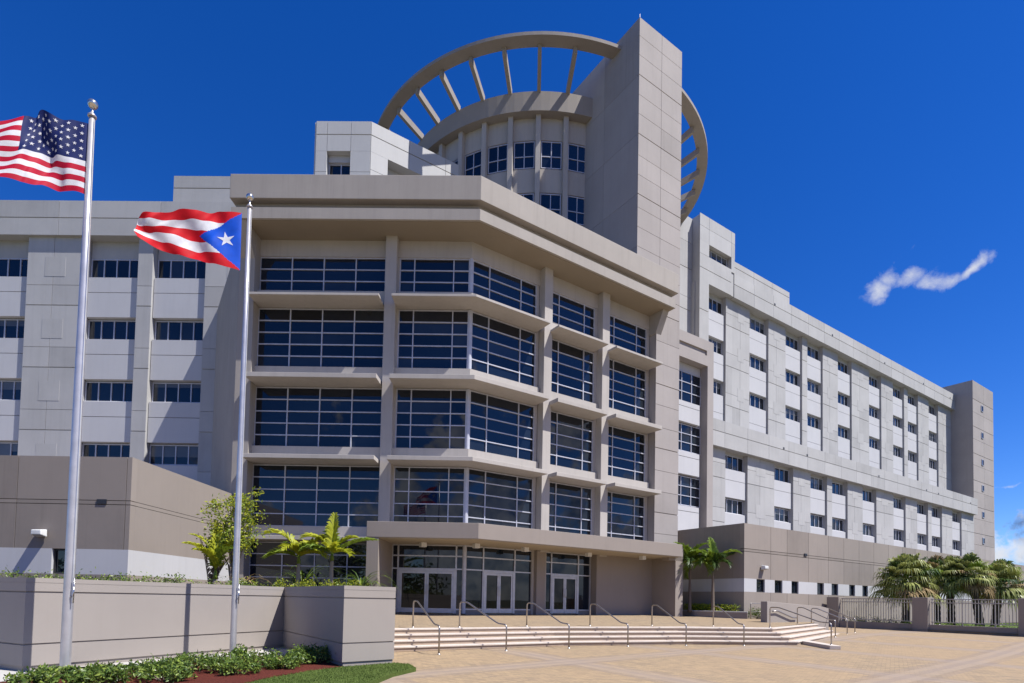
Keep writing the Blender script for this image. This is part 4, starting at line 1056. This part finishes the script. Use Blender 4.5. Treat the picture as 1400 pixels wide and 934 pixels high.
def fan_leaf(mb, c, az, el, pet, rad, mi, rg, droopy=.35):
    d = Vector((math.cos(az)*math.cos(el), math.sin(az)*math.cos(el), math.sin(el)))
    hub = c+d*pet + Vector((0, 0, -1))*pet*pet*.10
    side = Vector((-math.sin(az), math.cos(az), 0)); up = side.cross(d).normalized()
    if up.z < 0: up = -up
    mb.mi = 3; mb.tube([c, (c+hub)/2+Vector((0, 0, .04)), hub], [.022, .016, .012], 4, cap=False)
    n = 30; mb.mi = mi
    fold = rg.uniform(.1, .45)
    for k in range(n):
        a = R(-115+230*(k+.5)/n+rg.uniform(-3, 3)); l = rad*(1-.25*abs(math.sin(a)))*rg.uniform(.85, 1.08)
        v = d*math.cos(a)+side*math.sin(a)+up*fold*abs(math.sin(a)); v.normalize()
        wv = (d*-math.sin(a)+side*math.cos(a))*rad*.050
        m1 = hub+v*l*.5; tip = hub+v*l+Vector((0, 0, -1))*l*(droopy+rg.uniform(0, .25))
        q = hub+v*l*.78+Vector((0, 0, -1))*l*droopy*.35
        mb.face([hub, m1+wv, m1-wv]); mb.face([m1-wv, m1+wv, q+wv*.6, q-wv*.6]); mb.face([q-wv*.6, q+wv*.6, tip])
def fan_palm(x, y, z0, zc, r, label, seed, nleaf=46, lean=(0, 0), dry=.18, twin=False):
    rg = random.Random(seed)
    t = thing('fan_palm', (x, y, z0), label, 'palm tree', 'fan palms behind the fence')
    mb = MB(); mb.smooth = False; n = 16
    P = [(x+lean[0]*(i/n)**1.5, y+lean[1]*(i/n), z0+(zc-z0)*i/n) for i in range(n+1)]
    mb.tube(P, [.21*(1.2-.35*i/n)+(.03 if i % 2 else 0) for i in range(n+1)], 9); mb.build('trunk', M['darkbark'], t)
    c = Vector(P[-1])
    # leaf boots and hanging petioles
    mb = MB(); mb.keep_normals = True
    for i in range(nleaf):
        u = (i+.5)/nleaf; az = i*2.39996+rg.uniform(-.2, .2); el = R(88-118*u+rg.uniform(-8, 8))
        isd = u > .80 and rg.random() < dry*1.6 or rg.random() < dry*.30
        mi = 2 if isd else (0 if rg.random() < .75 else (3 if rg.random() < .5 else 1))
        fan_leaf(mb, c+Vector((0, 0, .35*(1-u))), az, el, r*rg.uniform(.42, .66), r*rg.uniform(.50, .68), mi, rg, .30+.35*u)
    mb.build('crown', [M['oleaf'], M['dleaf'], M['dry'], M['gleaf']], t)
fan_palm(26.2, 39.2, .3, 3.25, 2.05, 'bushy fan palm left of the others, behind the middle fence pillar', 21, 56)
fan_palm(29.0, 40.2, .3, 3.5, 1.65, 'fan palm with brown dead fronds between the two left trunks', 22, 46, dry=.4)
fan_palm(30.3, 40.6, .3, 3.6, 1.65, 'middle fan palm with dark shaded crown behind the fence', 23, 46, dry=.2)
fan_palm(31.2, 39.2, .3, 3.65, 1.6, 'leaning fan palm with the tallest green crown of the group', 24, 46, lean=(-.6, 0), dry=.2)
fan_palm(32.7, 39.8, .3, 3.1, 1.8, 'fan palm farthest right with drooping dry fronds against the sky', 25, 50, dry=.4, lean=(.4, 0))

def leaf_quad(mb, p, size, rg, up=.4):
    n = Vector((rg.gauss(0, 1), rg.gauss(0, 1), rg.gauss(up, 1))).normalized()
    a = n.orthogonal().normalized(); a = Matrix.Rotation(rg.uniform(0, 6.28), 3, n) @ a; b = n.cross(a)
    l, w = size*rg.uniform(.7, 1.2), size*.42
    mb.face([p, p+a*l*.5+b*w*.5+n*size*.06, p+a*l, p+a*l*.5-b*w*.5+n*size*.06])
def shrub(name, x, y, z, rx, ry, h, label, cat, group, seed, n=900, leaf=.07, mats=('hleaf', 'hleaf2', 'dleaf'), stem=True, clumps=26, lump=.36):
    rg = random.Random(seed); t = thing(name, (x, y, z), label, cat, group)
    mb = MB()
    cs = []
    for _ in range(clumps):
        a = rg.uniform(0, 6.28); q = math.sqrt(rg.random())
        hh = h*(.35+.6*rg.random())*(1-.35*q*q)
        cs.append(Vector((x+rx*q*math.cos(a), y+ry*q*math.sin(a), z+hh)))
    for c in cs: mb.tube([(x+(c.x-x)*.25, y+(c.y-y)*.25, z), (c.x, c.y, c.z)], [.012, .005], 4, cap=False)
    mb.build('stem', M['bark'], t)
    mb = MB(); mb.keep_normals = True
    for _ in range(n):
        c = rg.choice(cs); v = Vector((rg.gauss(0, 1), rg.gauss(0, 1), rg.gauss(0, .8)))*lump*min(rx, ry, h)*.62
        p = c+v
        if p.z < z+.01: p.z = z+.01+rg.random()*.06
        mb.mi = 0 if rg.random() < .55 else (1 if rg.random() < .5 else 2)
        leaf_quad(mb, p, leaf, rg)
    mb.build('foliage', [M[m] for m in mats], t); return t
HEDGE = [(-8.25, 9.95, .42, .5, .34, 'low hedge shrub at the foot of the tall flagpole, cut by the frame'), (-7.75, 10.75, .40, .4, .36, 'hedge shrub just right of the tall flagpole base'),
         (-7.0, 10.7, .55, .5, .55, 'leafy hedge shrub with a dry twig, between the flagpoles'), (-6.75, 11.75, .5, .5, .52, 'dense hedge shrub left of the shorter flagpole base'),
         (-6.35, 13.0, .5, .6, .58, 'hedge shrub right in front of the shorter flagpole base'), (-5.85, 12.3, .45, .5, .50, 'hedge shrub above the red mulch right of the flagpole'),
         (-5.4, 13.6, .5, .55, .60, 'rounded hedge shrub in the shaded wall corner'), (-4.75, 13.55, .36, .4, .68, 'dark hedge shrub against the end block of the planter wall'), (-5.05, 12.9, .45, .4, .5, 'bright hedge shrub at the right end of the mulch bed'),
         (-7.35, 9.85, .45, .4, .42, 'hedge shrub at the bottom edge between the flagpoles'), (-6.6, 10.7, .45, .4, .46, 'front row hedge shrub left of the red mulch'), (-6.15, 11.5, .42, .4, .48, 'front row hedge shrub at the left end of the visible mulch'),
         (-7.85, 9.25, .42, .4, .46, 'hedge shrub at the bottom edge just right of the tall flagpole'), (-7.0, 9.5, .45, .4, .5, 'hedge shrub at the bottom edge, midway between the flagpoles'), (-6.35, 10.1, .42, .38, .48, 'hedge shrub at the bottom edge below the shorter flagpole'),
         (-5.6, 11.2, .40, .38, .46, 'small hedge shrub standing in the red mulch near the bottom edge'), (-5.1, 12.2, .36, .36, .44, 'small hedge shrub between the red mulch strip and the lawn tip')]
for i, (x, y, rx, ry, h, lab) in enumerate(HEDGE): shrub('hedge_shrub', x, y, .09, rx*.95, ry*.95, h*.50, lab, 'shrub', 'hedge shrubs along the flagpoles', 40+i, 900, .085, clumps=16, lump=.40)
TS = [(-12.3, 13.6, 'ground cover tuft on the terrace at the far left edge'), (-11.4, 13.4, 'ground cover tuft behind the left wall corner'), (-10.5, 13.6, 'ground cover tuft behind the tall flagpole'), (-9.85, 13.9, 'ground cover tuft right of the tall flagpole'),
      (-9.25, 14.2, 'ground cover tuft below the right end of the white band'), (-8.75, 14.6, 'ground cover tuft above the flagpole shadow'), (-8.5, 16.2, 'ground cover tuft left of the dry fronds'), (-8.75, 18.2, 'ground cover tuft below the brown dry fronds')]
for i, (x, y, lab) in enumerate(TS): shrub('ground_cover', x, y, 1.66, .45, .4, .42, lab, 'shrub', 'ground cover on the terrace', 70+i, 420, .075, ('hleaf2', 'hleaf', 'dleaf'), clumps=14)
TS2 = [(-8.6, 20.6, 'leafy tuft under the first young palm'), (-7.6, 20.4, 'leafy tuft between the two young palms'), (-6.7, 20.3, 'leafy tuft under the second young palm'), (-6.0, 20.2, 'leafy tuft beside the canopy leg'), (-10.4, 21.0, 'leafy tuft left of the young palms')]
for i, (x, y, lab) in enumerate(TS2): shrub('ground_cover', x, y, 1.66, .5, .4, .55, lab, 'shrub', 'leafy tufts below the young palms', 85+i, 420, .085, ('yleaf', 'hleaf2', 'hleaf'), clumps=14)
# leafy light green tree behind the shorter flagpole
def leafy_tree(x, y, z, label):
    rg = random.Random(31); t = thing('leafy_tree', (x, y, z), label, 'tree')
    mb = MB(); mb.smooth = True; tips = []
    for k in range(13):
        a = rg.uniform(0, 6.28); sp = rg.uniform(.15, .95); h = rg.uniform(1.7, 3.7) if k > 3 else rg.uniform(3.3, 4.1)
        if k < 4: sp = rg.uniform(.1, .6)
        e = Vector((x+sp*math.cos(a), y+sp*.7*math.sin(a), z+h)); m = Vector((x+(e.x-x)*.3, y+(e.y-y)*.3, z+h*.5))
        mb.tube([(x+.08*math.cos(a), y+.08*math.sin(a), z), m, e], [.045, .028, .010], 6, cap=False)
        tips.append(e)
        for f in (.6, .75, .88, 1.0):
            b = m+(e-m)*f
            for _ in range(2):
                q = b+Vector((rg.gauss(0, .25), rg.gauss(0, .2), rg.gauss(.05, .18))); mb.tube([b, q], [.009, .004], 4, cap=False); tips.append(q)
    mb.build('trunk', M['greybark'], t)
    mb = MB(); mb.keep_normals = True
    for e in tips:
        for _ in range(rg.randint(18, 34)):
            p = e+Vector((rg.gauss(0, .15), rg.gauss(0, .13), rg.gauss(-.03, .12))); mb.mi = 0 if rg.random() < .5 else (1 if rg.random() < .6 else 2)
            leaf_quad(mb, p, .15, rg, .8)
    mb.build('crown', [M['yleaf'], M['hleaf2'], M['gleaf']], t)
leafy_tree(-11.3, 22.2, 1.66, 'slender light green tree with several stems, behind the shorter flagpole')
feather_palm('feather_palm', -11.75, 21.6, 1.66, 2.2, [(175, 82, 1.9, 75), (210, 74, 1.6, 80), (150, 72, 1.6, 90), (90, 84, 1.9, 40), (250, 70, 1.3, 80), (120, 86, 2.1, 40), (20, 80, 1.7, 70), (330, 72, 1.4, 80)],
             'yellow palm clump mixed into the slender tree by the left low block', seed=33, ll=.5, lw=.07)
def dry_fronds(x, y, z, label):
    rg = random.Random(5); t = thing('dry_palm', (x, y, z), label, 'palm')
    mb = MB(); mb.keep_normals = True
    for az, el, L, dr in ((170, 88, 2.9, 6), (20, 86, 2.5, 12), (200, 84, 2.4, 14), (330, 80, 2.0, 25), (90, 84, 2.2, 20), (10, 76, 1.7, 30)):
        pinnate(mb, (x+rg.uniform(-.25, .25), y+rg.uniform(-.1, .1), z), R(az), R(el), L, R(dr), nleaf=34, ll=.36, lw=.045, vang=40, rg=rg)
    mb.build('crown', [M['brown']], t)
    mb = MB(); mb.smooth = True; mb.tube([(x, y, z-.05), (x, y, z+.35)], [.09, .05], 8); mb.build('trunk', M['bark'], t)
dry_fronds(-12.45, 22.6, 1.66, 'dry brown palm with stiff upright dead fronds against the low block')
def arching_tuft(x, y, z, label, seed, mats=('brown', 'dry'), L=1.3, n=40, cat='ornamental grass'):
    rg = random.Random(seed); t = thing('arching_plant', (x, y, z), label, cat)
    mb = MB(); mb.keep_normals = True
    for i in range(n):
        a = rg.uniform(0, 6.28); e = rg.uniform(55, 88); p = Vector((x, y, z)); h = Vector((math.cos(a), math.sin(a), 0)); s = Vector((-h.y, h.x, 0)); l = L*rg.uniform(.7, 1.1)
        mb.mi = i % len(mats); prev = None
        for k in range(7):
            w = .03*(1-(k/6)**2)+.003; c = (p-s*w, p+s*w)
            if prev: mb.face([prev[0], prev[1], c[1], c[0]])
            prev = c; p = p+(h*math.cos(R(e))+Vector((0, 0, 1))*math.sin(R(e)))*l/6; e -= 22
    mb.build('blades', [M[m] for m in mats], t)
    mb = MB(); mb.tube([(x, y, z-.03), (x, y, z+.12)], [.08, .05], 8); mb.build('crown_base', M['bark'], t)
arching_tuft(-10.7, 21.6, 1.66, 'bronze arching plant right of the shorter flagpole', 3, L=1.5)
arching_tuft(-9.9, 25.6, 1.66, 'green arching plant before the left ground floor panes', 6, ('gleaf', 'dleaf'), 2.7, 60, 'plant')
arching_tuft(-7.5, 26.4, 1.66, 'dark arching plant between the second young palm and canopy leg', 8, ('dleaf', 'gleaf'), 2.5, 60, 'plant')
# bright ground cover in the low planter: one carpet
mb = MB(); mb.keep_normals = True; rg = random.Random(17)
PLT = [(10.9, 38.4), (11.5, 37.2), (12.6, 36.35), (13.7, 35.85), (13.6, 36.5), (11.6, 39.5)]
n = 0
while n < 2600:
    x = rg.uniform(10.6, 13.9); y = rg.uniform(35.7, 39.5)
    if not inside(x, y, PLT): continue
    n += 1; mb.mi = 0 if rg.random() < .7 else 1; leaf_quad(mb, Vector((x, y, 1.1+rg.random()*.5)), .13, rg, 1.)
o = mb.build('planter_ground_cover', [M['yleaf'], M['gleaf']]); o['kind'] = 'stuff'; tag(o, 'bright yellow-green carpet of leaves in the low planter', 'ground cover')
shrub('low_shrub', 15.0, 35.9, .75, .75, .5, .75, 'small dark green shrub behind the thin guard rail', 'shrub', None, 95, 700, .10, ('hleaf', 'dleaf', 'gleaf'))
for i in range(9):
    u = .6+i*1.15
    p = FF.p(u, -1.5, .3)
    lab = ['low green shrub behind the left fence panel, nearest the dark pillar', 'second low shrub behind the left fence panel', 'low shrub at the middle of the left fence panel', 'low shrub left of the middle fence pillar', 'low shrub hidden behind the middle fence pillar',
           'low shrub at the left end of the right fence panel', 'low shrub among the palm trunks in the right fence panel', 'low shrub right of the palm trunks behind the fence', 'low shrub at the right end of the right fence panel'][i]
    shrub('low_shrub', p.x, p.y, .3, .65, .55, .62 if i < 5 else .42, lab, 'shrub', 'low shrubs behind the fence', 100+i, 420, .10, ('hleaf', 'hleaf2', 'dleaf'), clumps=16)

# far trees behind the viewpoint (seen only as reflections in the glass)
mb = MB(); mb.keep_normals = True; rg = random.Random(77)
for i in range(60):
    cx = rg.uniform(-90, 110); cy = rg.uniform(-75, -55); h = rg.uniform(4, 9); r = rg.uniform(2.5, 4.5)
    for k in range(70):
        v = Vector((rg.gauss(0, 1), rg.gauss(0, 1), rg.gauss(0, .8))); v.normalize(); v *= r*rg.uniform(.6, 1.05)
        p = Vector((cx, cy, h*.6))+v
        if p.z < .2: continue
        mb.mi = rg.randint(0, 1); leaf_quad(mb, p, 1.5, rg)
o = mb.build('far_trees', [M['dleaf'], M['hleaf']]); o['kind'] = 'stuff'; tag(o, 'far line of dark trees across the road behind the viewpoint', 'trees')
